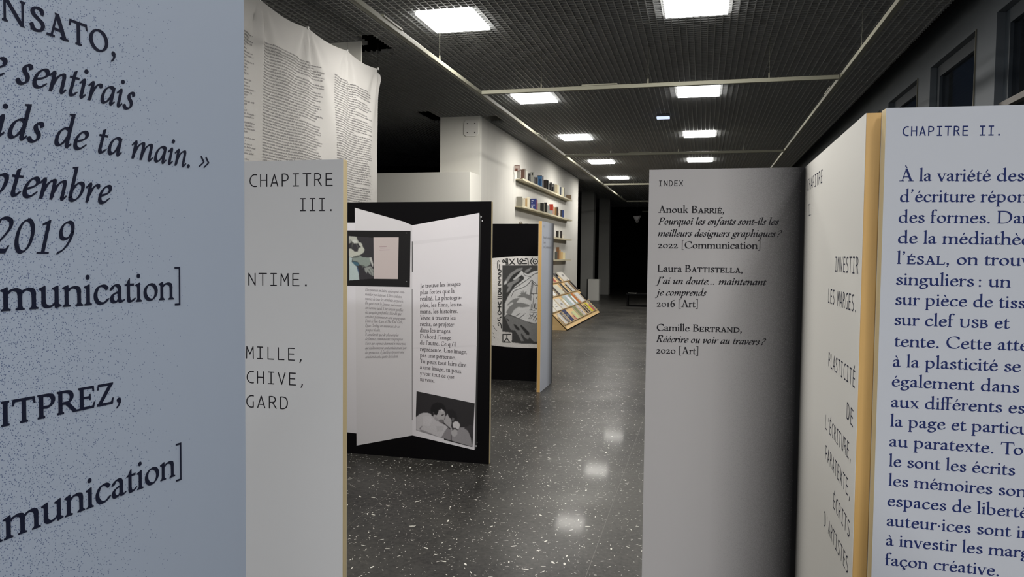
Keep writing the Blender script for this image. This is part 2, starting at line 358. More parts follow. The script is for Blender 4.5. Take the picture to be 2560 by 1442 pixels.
    def P_(p): stem(p, 130, 0, CAP, True, False, True, S=C); p.sp(150, 634, 290, 634, 410, 596, 460, 480, 420, 356, 320, 296, 180, 296, cap=False)
    p = new(); P_(p); put('P', 520, p)
    p = new(); P_(p); diag(p, 560, 0, 292, 320, 100); p.poly([(500, 0), (656, 0), (656, 17), (500, 17)]); put('R', 610, p)
    p = new(); p.sp(412, 516, 384, 600, 290, 640, 190, 618, 128, 536, 158, 436, 270, 356, 384, 278, 428, 172, 376, 54, 260, 8, 150, 36, 94, 148); p.poly([(400, 636), (416, 636), (424, 480), (408, 480)]); p.poly([(78, 8), (92, 8), (106, 180), (88, 180)]); put('S', 500, p)
    p = new(); stem(p, 310, 0, CAP, True, False, False, S=C); p.poly([(40, CAP), (20, CAP-150), (38, CAP-150), (72, CAP-38), (548, CAP-38), (582, CAP-150), (600, CAP-150), (580, CAP)]); put('T', 620, p)
    p = new(); stem(p, 130, 190, CAP, False, False, True, S=C); p.sp(130, 210, 156, 90, 250, 20, 360, 8, 480, 36, 556, 120, 576, 230, cap=False); stem(p, 590, 190, CAP, False, False, True, S=15); put('U', 700, p)
    p = new(); diag(p, 110, 640, 344, -14, 100); diag(p, 560, 640, 340, -14, 30); p.poly([(10, CAP-17), (230, CAP-17), (230, CAP), (10, CAP)]); p.poly([(474, CAP-17), (656, CAP-17), (656, CAP), (474, CAP)]); put('V', 664, p)
    p = new(); diag(p, 500, 630, 110, 20, 96); p.poly([(70, CAP-38), (550, CAP-38), (556, CAP), (76, CAP), (56, 510), (74, 510)]); p.poly([(50, 0), (546, 0), (572, 160), (554, 160), (506, 38), (50, 38)]); put('Z', 610, p)
    # figures (old style), marks
    p = new(); p.a = 36; p.el(232, 197, 168, 180); put('0', 464, p)
    p = new(); stem(p, 160, 0, X-10); p.poly([(90, 345), (197, 380), (197, 410), (180, 410), (90, 366)]); put('1', 320, p)
    p = new(); p.sp(72, 300, 116, 368, 196, 386, 272, 350, 284, 270, 226, 180, 130, 88, 70, 30, cap=False); p.poly([(46, 0), (360, 0), (392, 110), (374, 110), (350, 62), (90, 62)]); put('2', 420, p)
    p = new(); p.sp(380, 640, 250, 590, 140, 460, 92, 300, 106, 140, 180, 30, 262, 12, 350, 60, 386, 180, 352, 300, 262, 352, 170, 320, 110, 230, cap=False); put('6', 470, p)
    p = new(); p.dot(110, 34, 48); put('.', 220, p)
    p = new(); p.dot(104, 40, 48); p.poly([(120, 80), (152, 50), (146, -20), (96, -98), (52, -132), (44, -118), (92, -60), (104, 0)]); put(',', 224, p)
    p = new(); p.dot(104, 640, 46); p.poly([(120, 680), (150, 650), (144, 590), (96, 516), (54, 488), (48, 502), (92, 556), (104, 610)]); put('’', 216, p)
    p = new(); p.dot(120, 40, 46); p.dot(120, 340, 46); put(':', 240, p)
    p = new(); p.dot(110, 230, 46); put('·', 220, p)
    p = new(); p.poly([(30, 186), (250, 186), (250, 230), (30, 230)]); put('-', 280, p)
    p = new(); p.poly([(84, -150), (118, -150), (118, 760), (84, 760)]); p.poly([(84, 730), (250, 730), (250, 760), (84, 760)]); p.poly([(84, -150), (250, -150), (250, -120), (84, -120)]); put('[', 270, p)
    p = new(); p.poly([(152, -150), (186, -150), (186, 760), (152, 760)]); p.poly([(20, 730), (186, 730), (186, 760), (20, 760)]); p.poly([(20, -150), (186, -150), (186, -120), (20, -120)]); put(']', 270, p)
    p = new(); p.sp(232, 30, 176, -2); G['x_'] = (0, [])
    a, g = G['a']; p = new(); grave(p, 200, 470); G['à'] = (a, g+p.g)
    a, g = G['c']; p = new(); p.sp(226, 4, 204, -60, 262, -92, 250, -160, 160, -190, cap=False); G['ç'] = (a, g+p.g)
    for c, s in (('A', 1), ('B', 1), ('D', 1), ('E', 1), ('É', 1), ('I', 1), ('L', 1), ('N', 1), ('O', 1), ('P', 1), ('R', 1), ('S', 1), ('T', 1), ('U', 1), ('Z', 1)):
        a, g = G[c]
        G['^'+c] = (a*.70+16, [[(x*.70+8, y*.67) for x, y in q] for q in g])
    G[' '] = (236, []); G['_'] = (120, [])
    return G

def italic():
    G = {}
    def new(): return Pen(74, 20, 38, .255)
    def put(ch, adv, p): G[ch] = (adv, p.g)
    ST = 66
    def st(p, x, y0, y1, w=62):
        p.poly([(x-w/2, y0), (x+w/2, y0), (x+w/2, y1), (x-w/2, y1)])
    def inn(p, x, y=372): p.sp(x-62, y-70, x-34, y-16, x-8, y+4, x, y-40, cap=False)      # entry stroke
    def out(p, x, y=0): p.sp(x, y+70, x+8, y+24, x+36, y+16, x+84, y+74, cap=False)       # exit stroke
    def stem(p, x, y1=390, i=True, o=True):
        st(p, x, 44, y1-28)
        if i: p.poly([(x-31, y1-110), (x-31, y1-60), (x-84, y1-104), (x-92, y1-92), (x-20, y1+8), (x+14, y1+14), (x+31, y1-30), (x+31, y1-110)])
        if o: p.poly([(x-31, 60), (x-31, 30), (x-8, -8), (x+26, -8), (x+92, 78), (x+80, 92), (x+31, 44), (x+31, 60)])
        else: p.poly([(x-31, 50), (x-31, 0), (x+14, 0), (x+31, 50)])
    def asc(p, x, y1=680):
        p.poly([(x-31, y1-60), (x+31, y1-60), (x+31, y1+6), (x-78, y1-14), (x-78, y1-30), (x-31, y1-38)])
    def acute(p, x, y): p.poly([(x-34, y), (x-18, y-6), (x+44, y+112), (x+34, y+134), (x+2, y+128)])
    def bowl(p, x=0): p.sp(x+286, 340, x+240, 376, x+176, 370, x+104, 296, x+72, 172, x+84, 62, x+136, 20, x+196, 62, x+250, 150, x+282, 250, cap=False)
    p = new(); bowl(p); st(p, 290, 50, 384); p.poly([(259, 60), (259, 30), (280, -8), (312, -8), (378, 78), (366, 92), (321, 44), (321, 60)]); put('a', 376, p)
    p = new(); st(p, 80, 60, 650); asc(p, 80, 686); p.sp(88, 200, 150, 330, 220, 378, 290, 350, 308, 230, 262, 90, 176, 14, 100, 30, 82, 100, cap=False); put('b', 376, p)
    p = new(); p.sp(282, 308, 250, 368, 186, 374, 106, 300, 70, 170, 84, 54, 144, 12, 220, 36, 282, 96); put('c', 316, p)
    p = new(); bowl(p); st(p, 290, 50, 650); asc(p, 290, 686); p.poly([(259, 60), (259, 30), (280, -8), (312, -8), (378, 78), (366, 92), (321, 44), (321, 60)]); put('d', 384, p)
    def e_(p): p.sp(86, 156, 190, 196, 270, 256, 276, 330, 226, 376, 150, 346, 88, 250, 70, 140, 90, 48, 150, 12, 222, 36, 280, 96)
    p = new(); e_(p); put('e', 316, p)
    p = new(); e_(p); acute(p, 200, 474); put('é', 316, p)
    p = new(); p.sp(330, 640, 270, 690, 206, 640, 176, 520, 140, 200, 100, -60, 60, -180, 0, -220, -60, -190); p.dot(322, 640, 30); p.dot(-52, -186, 30); p.poly([(60, 356), (266, 356), (266, 388), (60, 388)]); put('f', 264, p)
    p = new(); p.el(176, 256, 104, 112); p.sp(262, 340, 300, 372, 340, 368); p.sp(110, 160, 66, 120, 80, 80, 170, 56, 264, 10, 286, -80, 214, -164, 100, -176, 20, -130, 26, -50, 110, 10, cap=False); put('g', 352, p)
    def sh(p, x, xr, o=True): p.sp(x+12, 120, x+60, 270, x+130, 356, x+186, 368, xr, 310, xr-2, 240, cap=False); st(p, xr, 50, 290); p.poly([(xr-31, 60), (xr-31, 30), (xr-8, -8), (xr+26, -8), (xr+92, 78), (xr+80, 92), (xr+31, 44), (xr+31, 60)]) if o else p.poly([(xr-31, 60), (xr-31, 0), (xr+14, 0), (xr+31, 60)])
    p = new(); st(p, 80, 0, 650); asc(p, 80, 686); sh(p, 80, 288); put('h', 380, p)
    p = new(); stem(p, 100); p.dot(96, 560, 42); put('i', 206, p)
    p = new(); st(p, 100, -90, 362); p.poly([(69, 280), (69, 330), (16, 286), (8, 298), (80, 398), (114, 404), (131, 360), (131, 280)]); p.sp(100, -70, 84, -160, 40, -210, -30, -226); p.dot(96, 560, 42); put('j', 200, p)
    p = new(); stem(p, 84, 690, False, True); asc(p, 84, 686); put('l', 186, p)
    p = new(); stem(p, 92, 390, True, False); sh(p, 92, 296, False); sh(p, 296, 506); put('m', 598, p)
    p = new(); stem(p, 92, 390, True, False); sh(p, 92, 302); put('n', 394, p)
    p = new(); p.el(186, 194, 112, 182); put('o', 370, p)
    p = new(); st(p, 92, -230, 362); p.poly([(61, 280), (61, 330), (8, 286), (0, 298), (72, 398), (106, 404), (123, 360), (123, 280)]); p.poly([(10, -236), (160, -236), (160, -218), (10, -218)]); p.sp(100, 200, 156, 320, 224, 374, 296, 350, 316, 230, 276, 90, 196, 14, 116, 36, cap=False); put('p', 384, p)
    p = new(); bowl(p); st(p, 290, -230, 384); p.poly([(210, -236), (370, -236), (370, -218), (210, -218)]); put('q', 370, p)
    p = new(); stem(p, 92, 390, True, False); p.sp(102, 130, 150, 280, 206, 358, 262, 366, 280, 330); p.dot(276, 336, 32); put('r', 290, p)
    p = new(); p.sp(226, 318, 204, 368, 146, 374, 104, 316, 128, 240, 190, 170, 206, 90, 160, 18, 84, 12, 34, 66); p.dot(44, 66, 26); put('s', 270, p)
    p = new(); p.sp(108, 500, 104, 380, 98, 200, 94, 70, 128, 14, 176, 36, 218, 92, cap=False); p.poly([(20, 356), (214, 356), (214, 388), (20, 388)]); put('t', 232, p)
    def u_(p): stem(p, 92, 390, True, False); p.sp(92, 100, 104, 30, 156, 16, 216, 90, 262, 200, 282, 300, cap=False); st(p, 292, 50, 384); p.poly([(261, 60), (261, 30), (282, -8), (314, -8), (380, 78), (368, 92), (323, 44), (323, 60)])
    p = new(); u_(p); put('u', 384, p)
    p = new(); p.sp(20, 330, 60, 378, 96, 330, 110, 180, 118, 30, 132, 10, 210, 90, 280, 220, 290, 330, 262, 376, cap=False); p.dot(258, 366, 32); put('v', 336, p)
    # capitals
    def st2(p, x, y0=0, y1=650, w=74): p.poly([(x-w/2, y0), (x+w/2, y0), (x+w/2, y1), (x-w/2, y1)]); serif_foot(p, x-w/2, x+w/2, y0, 1)
    p = new(); st2(p, 110); serif_foot(p, 73, 147, 650, -1); p.sp(130, 634, 260, 634, 370, 590, 400, 480, 350, 356, 250, 300, 140, 300, cap=False); put('P', 470, p)
    p = new(); st2(p, 110); serif_foot(p, 73, 147, 650, -1); p.sp(130, 634, 260, 634, 370, 590, 400, 480, 350, 366, 250, 320, 140, 320, cap=False); p.sp(240, 320, 330, 160, 420, 20, 520, 6, cap=False); put('R', 530, p)
    p = new(); p.poly([(83, -60), (157, -60), (157, 650), (83, 650)]); serif_foot(p, 83, 157, 650, -1); p.sp(120, -40, 104, -130, 50, -180, -30, -190); put('J', 240, p)
    p = new(); p.el(220, 320, 150, 304); put('0', 440, p)
    p = new(); p.poly([(190, 0), (256, 0), (256, 640), (236, 640), (100, 560), (106, 544), (190, 576)]); p.poly([(100, 0), (350, 0), (350, 18), (256, 26), (190, 26), (100, 18)]); put('1', 420, p)
    p = new(); p.sp(90, 500, 130, 604, 220, 632, 320, 590, 344, 480, 280, 340, 160, 170, 60, 44, cap=False); p.poly([(30, 0), (340, 0), (390, 130), (372, 136), (338, 68), (80, 68)]); put('2', 440, p)
    p = new(); p.sp(110, 0, 240, 80, 340, 240, 376, 430, 340, 580, 246, 630, 140, 570, 106, 440, 150, 320, 236, 290, 320, 340, 366, 440, cap=False); put('9', 440, p)
    p = new(); p.dot(80, 34, 42); put('.', 200, p)
    p = new(); p.dot(80, 40, 42); p.poly([(90, 80), (124, 50), (118, -20), (70, -98), (30, -130), (22, -116), (66, -60), (80, 0)]); put(',', 206, p)
    p = new(); p.dot(90, 640, 42); p.poly([(104, 680), (134, 650), (128, 590), (80, 516), (40, 488), (34, 502), (76, 556), (90, 610)]); put('’', 190, p)
    p = new(); p.poly([(20, 186), (230, 186), (230, 228), (20, 228)]); put('-', 260, p)
    p = new(); p.dot(120, 34, 42); p.sp(120, 170, 150, 270, 250, 380, 280, 490, 230, 570, 140, 570, 90, 520); put('?', 340, p)
    p = new()
    p.a, p.b = 17, 12
    for x in (10, 170): p.run([(x, 330), (x+120, 200)], False); p.run([(x+120, 200), (x, 70)], False)
    put('»', 340, p)
    G[' '] = (210, []); G['_'] = (100, [])
    return G

def mono(w=44):
    G = {}
    H = 680
    def new(): return Pen(w, w, 0)
    def put(ch, p): G[ch] = (600, p.g)
    def L(p, *c): 
        P = [(c[i], c[i+1]) for i in range(0, len(c), 2)]
        for a, b in zip(P, P[1:]): p.run([a, b], True)
    h = w/2
    p = new(); L(p, 110, h, 300, H-h, 490, h); L(p, 170, 200, 430, 200); put('A', p)
    p = new(); p.sp(490, H-h-10, 400, H-h, 290, 630, 170, 510, 125, 340, 160, 170, 280, 50, 390, h, 490, h+6); put('C', p)
    p = new(); L(p, 130, H-h, 130, h); p.sp(130, H-h, 260, H-h, 400, 610, 470, 480, 485, 340, 465, 200, 400, 80, 270, h, 130, h); put('D', p)
    p = new(); L(p, 470, H-h, 150, H-h, 150, h, 480, h); L(p, 150, 350, 440, 350); put('E', p)
    g = list(p.g); p = new(); L(p, 300, H+60, 380, H+170); G['É'] = (600, g+p.g)
    p = new(); p.sp(480, H-h-10, 390, H-h, 280, 630, 165, 510, 120, 340, 155, 170, 260, 50, 360, h, 470, h+16); L(p, 470, h+10, 470, 320); put('G', p)
    p = new(); L(p, 125, h, 125, H-h); L(p, 475, h, 475, H-h); L(p, 125, 350, 475, 350); put('H', p)
    p = new(); L(p, 300, h, 300, H-h); L(p, 150, h, 450, h); L(p, 150, H-h, 450, H-h); put('I', p)
    p = new(); L(p, 160, H-h, 160, h, 480, h); put('L', p)
    p = new(); L(p, 100, h, 115, H-h, 300, 250, 485, H-h, 500, h); put('M', p)
    p = new(); L(p, 125, h, 125, H-h, 475, h, 475, H-h); put('N', p)
    p = new(); L(p, 140, h, 140, H-h); p.sp(140, H-h, 300, H-h, 430, 600, 470, 490, 430, 370, 300, 310, 140, 310); put('P', p)
    p = new(); L(p, 135, h, 135, H-h); p.sp(135, H-h, 290, H-h, 410, 605, 450, 500, 410, 390, 290, 340, 135, 340); L(p, 300, 340, 490, h); put('R', p)
    p = new(); p.sp(460, H-h-14, 340, H-h, 210, 620, 150, 520, 190, 410, 310, 345, 430, 270, 475, 165, 410, 60, 280, h, 140, h+14); put('S', p)
    p = new(); L(p, 300, h, 300, H-h); L(p, 95, H-h, 505, H-h); put('T', p)
    p = new(); p.sp(125, H-h, 125, 250, 160, 90, 300, h, 440, 90, 475, 250, 475, H-h); put('U', p)
    p = new(); L(p, 110, H-h, 300, h, 490, H-h); put('V', p)
    p = new(); L(p, 120, H-h, 480, h); L(p, 480, H-h, 120, h); put('X', p)
    p = new(); p.poly([(214, 0), (290, 0), (290, 78), (214, 78)]); put('.', p)
    p = new(); p.poly([(230, 90), (286, 90), (274, 0), (204, -110), (168, -110), (216, 0)]); put(',', p)
    p = new(); L(p, 300, H-h, 290, 500); put('’', p)
    G[' '] = (600, [])
    return G
def grow(q, d):
    n = len(q); A = sum(q[i][0]*q[(i+1) % n][1]-q[(i+1) % n][0]*q[i][1] for i in range(n))
    s = 1 if A > 0 else -1; out = []
    for i in range(n):
        (ax, ay), (bx, by), (cx, cy) = q[i-1], q[i], q[(i+1) % n]
        n1 = Vector(((by-ay), -(bx-ax))); n2 = Vector(((cy-by), -(cx-bx)))
        if n1.length: n1.normalize()
        if n2.length: n2.normalize()
        m = n1+n2
        if m.length < .2: m = n2 if n2.length else n1
        else: m = m/max(.35, m.length_squared/2)
        out.append((bx+s*m.x*d, by+s*m.y*d))
    return out
FONTS = {}
def font(name):
    if name not in FONTS:
        FONTS[name] = {'roman': roman, 'italic': italic, 'mono': mono, 'monobold': lambda: mono(58)}[name]()
    return FONTS[name]

def layout(txt, name):
    """polygons of a line in em units; '^' before a letter = small capital; ~ff~ style ligatures handled for ff and fi"""
    F_ = font(name); x = 0; out = []; i = 0
    while i < len(txt):
        ch = txt[i]
        if ch == '^': ch = txt[i:i+2]
        elif name == 'roman' and txt[i:i+2] in ('ff', 'fi'): ch = txt[i:i+2]
        i += len(ch)
        if ch not in F_: ch = {'ê': 'é'}.get(ch, 'n')
        adv, g = F_[ch]
        if ch[0] == '^': g = [grow(q, 7) for q in g]
        for q in g: out.append([((x+a)/1000, b/1000) for a, b in q])
        x += adv-(74 if name == 'roman' and ch in ('T', 'V') and i < len(txt) and txt[i].islower() else 0)
    return out, x/1000

# ================================================================ the room
WX = -3.898                                              # face of the columns and of the book wall
m_floor = floor_material(); m_wall = wall_material()
m_dark = mat('dark_paint', (38, 38, 40), .8); m_black = mat('unlit_black', (13, 13, 14), .95, spec=.1)
m_grey = mat('grey_paint', (150, 150, 146), .8, bump=.2, scale=60)
m_slat = mat('grid_metal', (152, 153, 152), .5, spec=.3)
m_alu = mat('pale_profile', (136, 135, 120), .6, spec=.3)
m_beam = mat('window_grey', (84, 91, 98), .6)

def room():
    struct(MB().box(-10, 3.2, -5, 38, -.12, 0).build('floor', m_floor))
    f = bpy.data.objects['floor']
    for i, x in enumerate((-6.33, -4.88, -3.43, -1.98, -.53, .92)):
        MB().box(x-.0016, x+.0016, -5, 30, 0, .0006).build('joint', mat('joint_grey', (74, 72, 68), .5), f)
    struct(MB().box(-10, 3.2, -5, 38, 4.75, 4.9).build('ceiling', m_black))
    struct(MB().box(-10.2, -10, -5, 38, 0, 4.9).build('wall_left', m_dark))
    struct(MB().box(-10, 3.2, -5.2, -5, 0, 4.9).build('wall_back', mat('back_grey', (120, 124, 132), .8)))
    struct(MB().box(-10, 3.2, 38, 38.2, 0, 4.9).build('wall_front', m_black))
    # long wall of the books, with the end of the column row
    struct(MB().box(-4.65, WX, 13.16, 24.08, 0, 4.4).build('wall_books', m_wall))
    tag(MB().box(-4.65, WX, 13.05, 13.16, 0, 4.4).build('column', mat('brightened_white', (236, 234, 226), .75, bump=.2, scale=80)), 'broad white column with the square cover plate, at the near end of the book wall', 'column')  # whiter than the book wall: missing light put into the colour
    # dark hall behind the columns
    struct(MB().box(-10, -4.65, 20.3, 20.5, 0, 4.4).build('wall_hall', m_black))
    struct(MB().box(-10, -7.72, 19.9, 20.3, 0, 4.46).build('trim_1', mat('hall_grey', (24, 24, 25), .9)))
    # low white block flush with the book wall
    tag(MB().box(-9.0, WX+.0005, 12.47, 13.049, 0, 3.03).build('white_block', mat('brightened_white'), bevel=.004), 'wide low white block in front of the column with the cover plate', 'partition')
    # columns
    c = MB().box(-4.65, -3.925, 8.25, 8.28, 0, 4.4).build('column', mat('brightened_white')); tag(c, 'white column whose top shows behind the hanging text cloth', 'column', None)
    c = MB().box(-4.56, -4.08, 29.0, 29.5, 0, 4.4).build('column', m_grey); tag(c, 'dim grey column behind the white pedestal, the nearer of two in the dark', 'column', None)
    c = MB().box(-4.30, -3.85, 32.2, 32.7, 0, 4.4).build('column', m_grey); tag(c, 'dark grey column furthest away, right of the pedestal', 'column', None)
    MB().box(-4.60, -4.565, 28.0, 28.2, 0, 4.3).build('trim_2', m_grey)['kind'] = 'structure'
    MB().box(-4.70, -4.66, 25.3, 25.5, 0, 4.3).build('trim_3', m_grey)['kind'] = 'structure'
    # cover plate, rounded corners, four screws
    t = thing('cover_plate', (-4.05, 13.05, 3.72), 'square white cover plate with rounded corners high on the white column', 'plate')
    pts = []
    for cx, cz, a0 in ((-3.985, 3.785, -90), (-3.985, 3.955, 0), (-4.135, 3.955, 90), (-4.135, 3.785, 180)):
        for k in range(5):
            a = math.radians(a0+k*22.5); pts.append((cx+.06*math.cos(a), 13.05, cz+.06*math.sin(a)))
    MB().slab(pts, (0, -.02, 0)).build('plate', mat('plate_white', (238, 236, 230), .6), t, bevel=.004)
    for x, z in ((-3.99, 3.79), (-3.99, 3.95), (-4.13, 3.79), (-4.13, 3.95)):
        MB().tube([(x, 13.03, z), (x, 13.022, z)], .009, 8).build('screw', m_dark, t)
room()

def grid_ceiling():
    t = thing('grid_ceiling', (-3.4, 16, CEIL), 'dark open-cell metal grid ceiling over the whole hall', 'ceiling'); t['kind'] = 'structure'
    x0, x1, y0, y1, w, h, p = -9.97, 2.29, -1.5, 37.9, .009, .045, .075
    holes = ((-3.915, -3.70, 8.05, 8.75), (-4.80, -3.905, 8.42, 8.78), (-3.895, -3.62, 13.05, 13.75), (-4.95, -4.66, 12.5, 13.5))
    full = None; i = 0
    n = int((x1-x0)/p)
    for k in range(n+1):
        x = x0+k*p
        cuts = sorted([(a, b) for (c, d, a, b) in holes if c-.01 < x < d+.01])
        if not cuts and full is not None:
            o = full.copy(); COL.objects.link(o); o.parent = t; o.location.x = x-x_full; continue
        mb = MB(); y = y0
        for a, b in cuts+[(y1, y1)]:
            if a > y: mb.box(x-w/2, x+w/2, y, a, CEIL, CEIL+h)
            y = max(y, b)
        o = mb.build('slat', m_slat, t)
        if not cuts: full = o; x_full = x
    mb = MB(); k = 0; y = y0
    while y < y1:
        cuts = sorted([(c, d) for (c, d, a, b) in holes if a < y < b]); x = x0
        for a, b in cuts+[(x1, x1)]:
            if a > x: mb.box(x, a, y-w/2, y+w/2, CEIL+.001, CEIL+h-.001)
            x = max(x, b)
        y += p
    o = mb.build('cross_slats', m_slat, t); o['kind'] = 'stuff'
grid_ceiling()

def windows():
    X = 2.55
    struct(MB().box(X, X+.25, -5, 38, 3.85, 4.6).build('trim_4', m_beam))
    struct(MB().box(2.30, 2.34, -1.5, 38, 4.08, 4.16).build('trim_5', m_black))
    struct(MB().box(X, X+.25, -5, 38, 0, .55).build('wall_right', m_beam))
    ys = [(-.5+k*2.07) for k in range(18)]
    glass = mat('night_glass', (150, 170, 190), .05, trans=1.0, spec=.5)
    fr = mat('frame_grey', (46, 54, 62), .5); lit_edge = mat('lit_edge_tone', (92, 90, 76), .5)
    for i, y in enumerate(ys):
        y = y+.05
        MB().box(X, X+.25, y-.0, y+.53, .55, 3.85).build('trim_%d' % (6+i), m_beam)['kind'] = 'structure'
        l = MB().box(X-.012, X, y+.518, y+.53, .55, 3.85).build('lit_edge', lit_edge, bpy.data.objects['trim_%d' % (6+i)])  # yellowish strip paints the light along the pillar's edge
        w = bpy.data.objects.new('window_%d' % (i+1), None); COL.objects.link(w); w.location = (X+.1, y+.53, .55); w['_base'] = (X+.1, y+.53, .55); w['kind'] = 'structure'
        a, b = y+.53, y+2.07
        mb = MB(); mb.box(X+.07, X+.15, a, a+.12, .55, 3.85); mb.box(X+.07, X+.15, b-.12, b, .55, 3.85); mb.box(X+.07, X+.15, a+.12, b-.12, 3.72, 3.85); mb.box(X+.07, X+.15, a+.12, b-.12, .55, .67)
        mb.build('window_frame', fr, w)
        MB().box(X+.04, X+.16, a, b, 2.975, 3.03).build('transom', mat('transom', (96, 92, 88), .5), w)
        MB().box(X+.10, X+.106, a+.12, b-.12, .67, 3.72).build('pane', glass, w)
windows()

def ceiling_lamps():
    dif = mat('lamp_diffuser', linear=(1, .985, .96), emit=14); fr = mat('lamp_frame', (220, 220, 220), .5)
    names = {7.70: 'nearest', 11.68: 'second', 15.66: 'third', 19.75: 'fourth', 23.75: 'fifth and furthest', 3.66: 'overhead', -.9: 'added front fill', -3.3: 'added rear fill'}
    first = None
    for x, y, k in LAMPS:
        side = 'left' if x < -1 else 'right' if x < 1 else 'window'
        if y > 5: lab = '%s glowing square panel in the %s row of ceiling lamps' % (names[y], side)
        else: lab = '%s square ceiling lamp of the %s row, behind the viewer' % (names[y], side)
        if first is None:
            t = thing('ceiling_lamp', (x, y, CEIL), lab, 'ceiling lamp', 'square ceiling lamps'); first = t
            mb = MB(); z0, z1 = CEIL-.008, CEIL+.05; a, b = .300, .32
            mb.box(x-a, x+a, y-b, y-b+.012, z0, z1); mb.box(x-a, x+a, y+b-.012, y+b, z0, z1); mb.box(x-a, x-a+.012, y-b+.012, y+b-.012, z0, z1); mb.box(x+a-.012, x+a, y-b+.012, y+b-.012, z0, z1)
            mb.build('frame', fr, t); MB().box(x-.306, x+.306, y-.33, y+.33, CEIL-.030, CEIL-.008).build('diffuser', dif, t)
        else:
            t = first.copy(); COL.objects.link(t); t.location = (x, y, CEIL); t['label'] = lab
            for c in first.children:
                c2 = c.copy(); COL.objects.link(c2); c2.parent = t
    t = thing('emergency_light', (-.71, 13.45, 4.0), 'small bluish emergency light between the two lamp rows', 'emergency light')
    MB().box(-.82, -.60, 13.41, 13.50, 4.03, 4.08).build('housing', mat('housing_grey', (70, 72, 76), .5), t, bevel=.004)
    MB().box(-.82, -.60, 13.39, 13.50, 3.995, 4.03).build('diffuser', mat('cold_diffuser', linear=(.62, .72, 1), emit=1.1), t, bevel=.006)
ceiling_lamps()

def rail(kind, a, b, label, wires, plates):
    t = thing('hanging_rail', a, label, 'rail', 'pale metal rails hung under the ceiling')
    a, b = Vector(a), Vector(b); d = (b-a).normalized(); s = Vector((-d.y, d.x, 0))
    MB().obox(a-s*.024+Vector((0, 0, 0)), b-a, s*.048, (0, 0, .045)).build('bar', m_alu, t, bevel=.003)
    MB().obox(a-s*.008-Vector((0, 0, .0012)), b-a, s*.016, (0, 0, .0012)).build('groove', mat('groove', (120, 120, 110), .5), t)
    for w in wires:
        p = a+d*w
        wr = MB().tube([(p.x, p.y, p.z+.045), (p.x, p.y, CEIL+.04)], .0022, 5).build('wire', mat('steel_wire', (96, 96, 84), .6), t)
        MB().tube([(p.x, p.y, p.z+.045), (p.x, p.y, p.z+.075), (p.x, p.y, p.z+.10)], .008, 8).build('gripper', m_alu, wr)
    for w in plates:
        p = a+d*w
        MB().obox(p-s*.03+Vector((0, 0, .045)), d*.42, s*.06, (0, 0, .016)).build('joint_plate', m_alu, t)
RZ = 3.585
rail('l', (-2.72, -1.5, RZ), (-2.72, 27.55, RZ), 'long rail running away down the hall left of the lamps', [3.4, 9.1, 14.7, 18.95, 24.5, 27.6], [7.6, 13.9, 19.4])
rail('l', (1.45, -1.5, RZ), (1.45, 27.55, RZ), 'long rail running away down the hall nearest the windows', [5.3, 9.5, 14.7, 19.0, 24.5], [11.2])
for y, lab, ws in ((9.08, 'cross rail nearest the viewer, between the two long rails', [.75, 2.03, 3.38]), (15.0, 'second cross rail, behind the third lamps', [.9, 2.2, 3.4]), (21.1, 'third cross rail, between the fourth and fifth lamps', [.8, 2.0]), (27.5, 'fourth cross rail, at the far end of the long rails', [.8, 2.3])):
    rail('c', (-2.692, y, RZ), (1.422, y, RZ), lab, ws, [1.25] if y < 20 else [])
rail('c', (-2.6, 33.6, RZ), (1.4, 33.6, RZ), 'faint rail furthest away in the dark end of the hall', [1.0], [])

# ================================================================ lettering on boards
def text_line(parent, plane, txt, fnt, em, px, ink, sub=None, bold=.006, eps=.0003, squeeze=None):
    """px: two points of the photograph where the line's (or sub's) ink begins and ends on its baseline"""
    p, n = Vector(plane[0]), Vector(plane[1]); p = p+n*eps
    A, B = on(px[0], px[1], p, n), on(px[2], px[3], p, n)
    P, w = layout(txt, fnt)
    if sub is None: xs = [a for q in P for a, b in q]; g0, g1 = min(xs), max(xs)
    else:
        i = txt.index(sub); _, pre = layout(txt[:i], fnt) if i else (0, 0)
        Q, _ = layout(sub, fnt); xs = [a for q in Q for a, b in q]; g0, g1 = pre+min(xs), pre+max(xs)
    e = (B-A)/(g1-g0)
    mb = MB(); k = 0
    for q in P:
        if bold: q = grow(q, bold)
        k += 1; off = n*((k % 40)*7e-6)                  # hair-thin steps keep overlapping strokes from shading each other
        mb.add([A+e*(x-g0)+Vector((0, 0, em*y))+off for x, y in q], [tuple(range(len(q)))])
    o = mb.build('lettering', ink, parent)
    if em < .052: o['kind'] = 'stuff'
    return o


m_ply = wood_material('birch_ply', (200, 160, 94), (212, 172, 106))
m_ply2 = wood_material('birch_ply_pale', (200, 182, 140), (212, 196, 156))
ink_navy = mat('ink_navy', (24, 29, 52), .7, spec=.2); ink_blue = mat('ink_blue', (34, 46, 96), .7, spec=.2)
ink_black = mat('ink_black', (36, 34, 38), .7, spec=.2); ink_grey = mat('ink_grey', (128, 124, 128), .6); ink_dark = mat('ink_soft_black', (80, 76, 80), .6)
def board(o, u, length, label, front, back=None, height=2.0, t=.041, wood=None, n=None):
    """upright exhibition board: o = front corner on the floor, u = direction along the front, n = the way the front faces"""
    o, u, n = Vector(o), Vector(u).normalized(), Vector(n)
    th = thing('display_board', o, label, 'display board', 'exhibition boards')
    MB().obox(o-n*.001, u*length, -n*(t-.002), (0, 0, height)).build('core', wood or m_ply, th, bevel=.0015)
    MB().obox(o, u*length, -n*.001, (0, 0, height)).build('front_sheet', front, th)
    MB().obox(o-n*(t-.001), u*length, -n*.001, (0, 0, height)).build('back_sheet', back or mat('sheet_white', (205, 205, 203), .6), th)
    return th

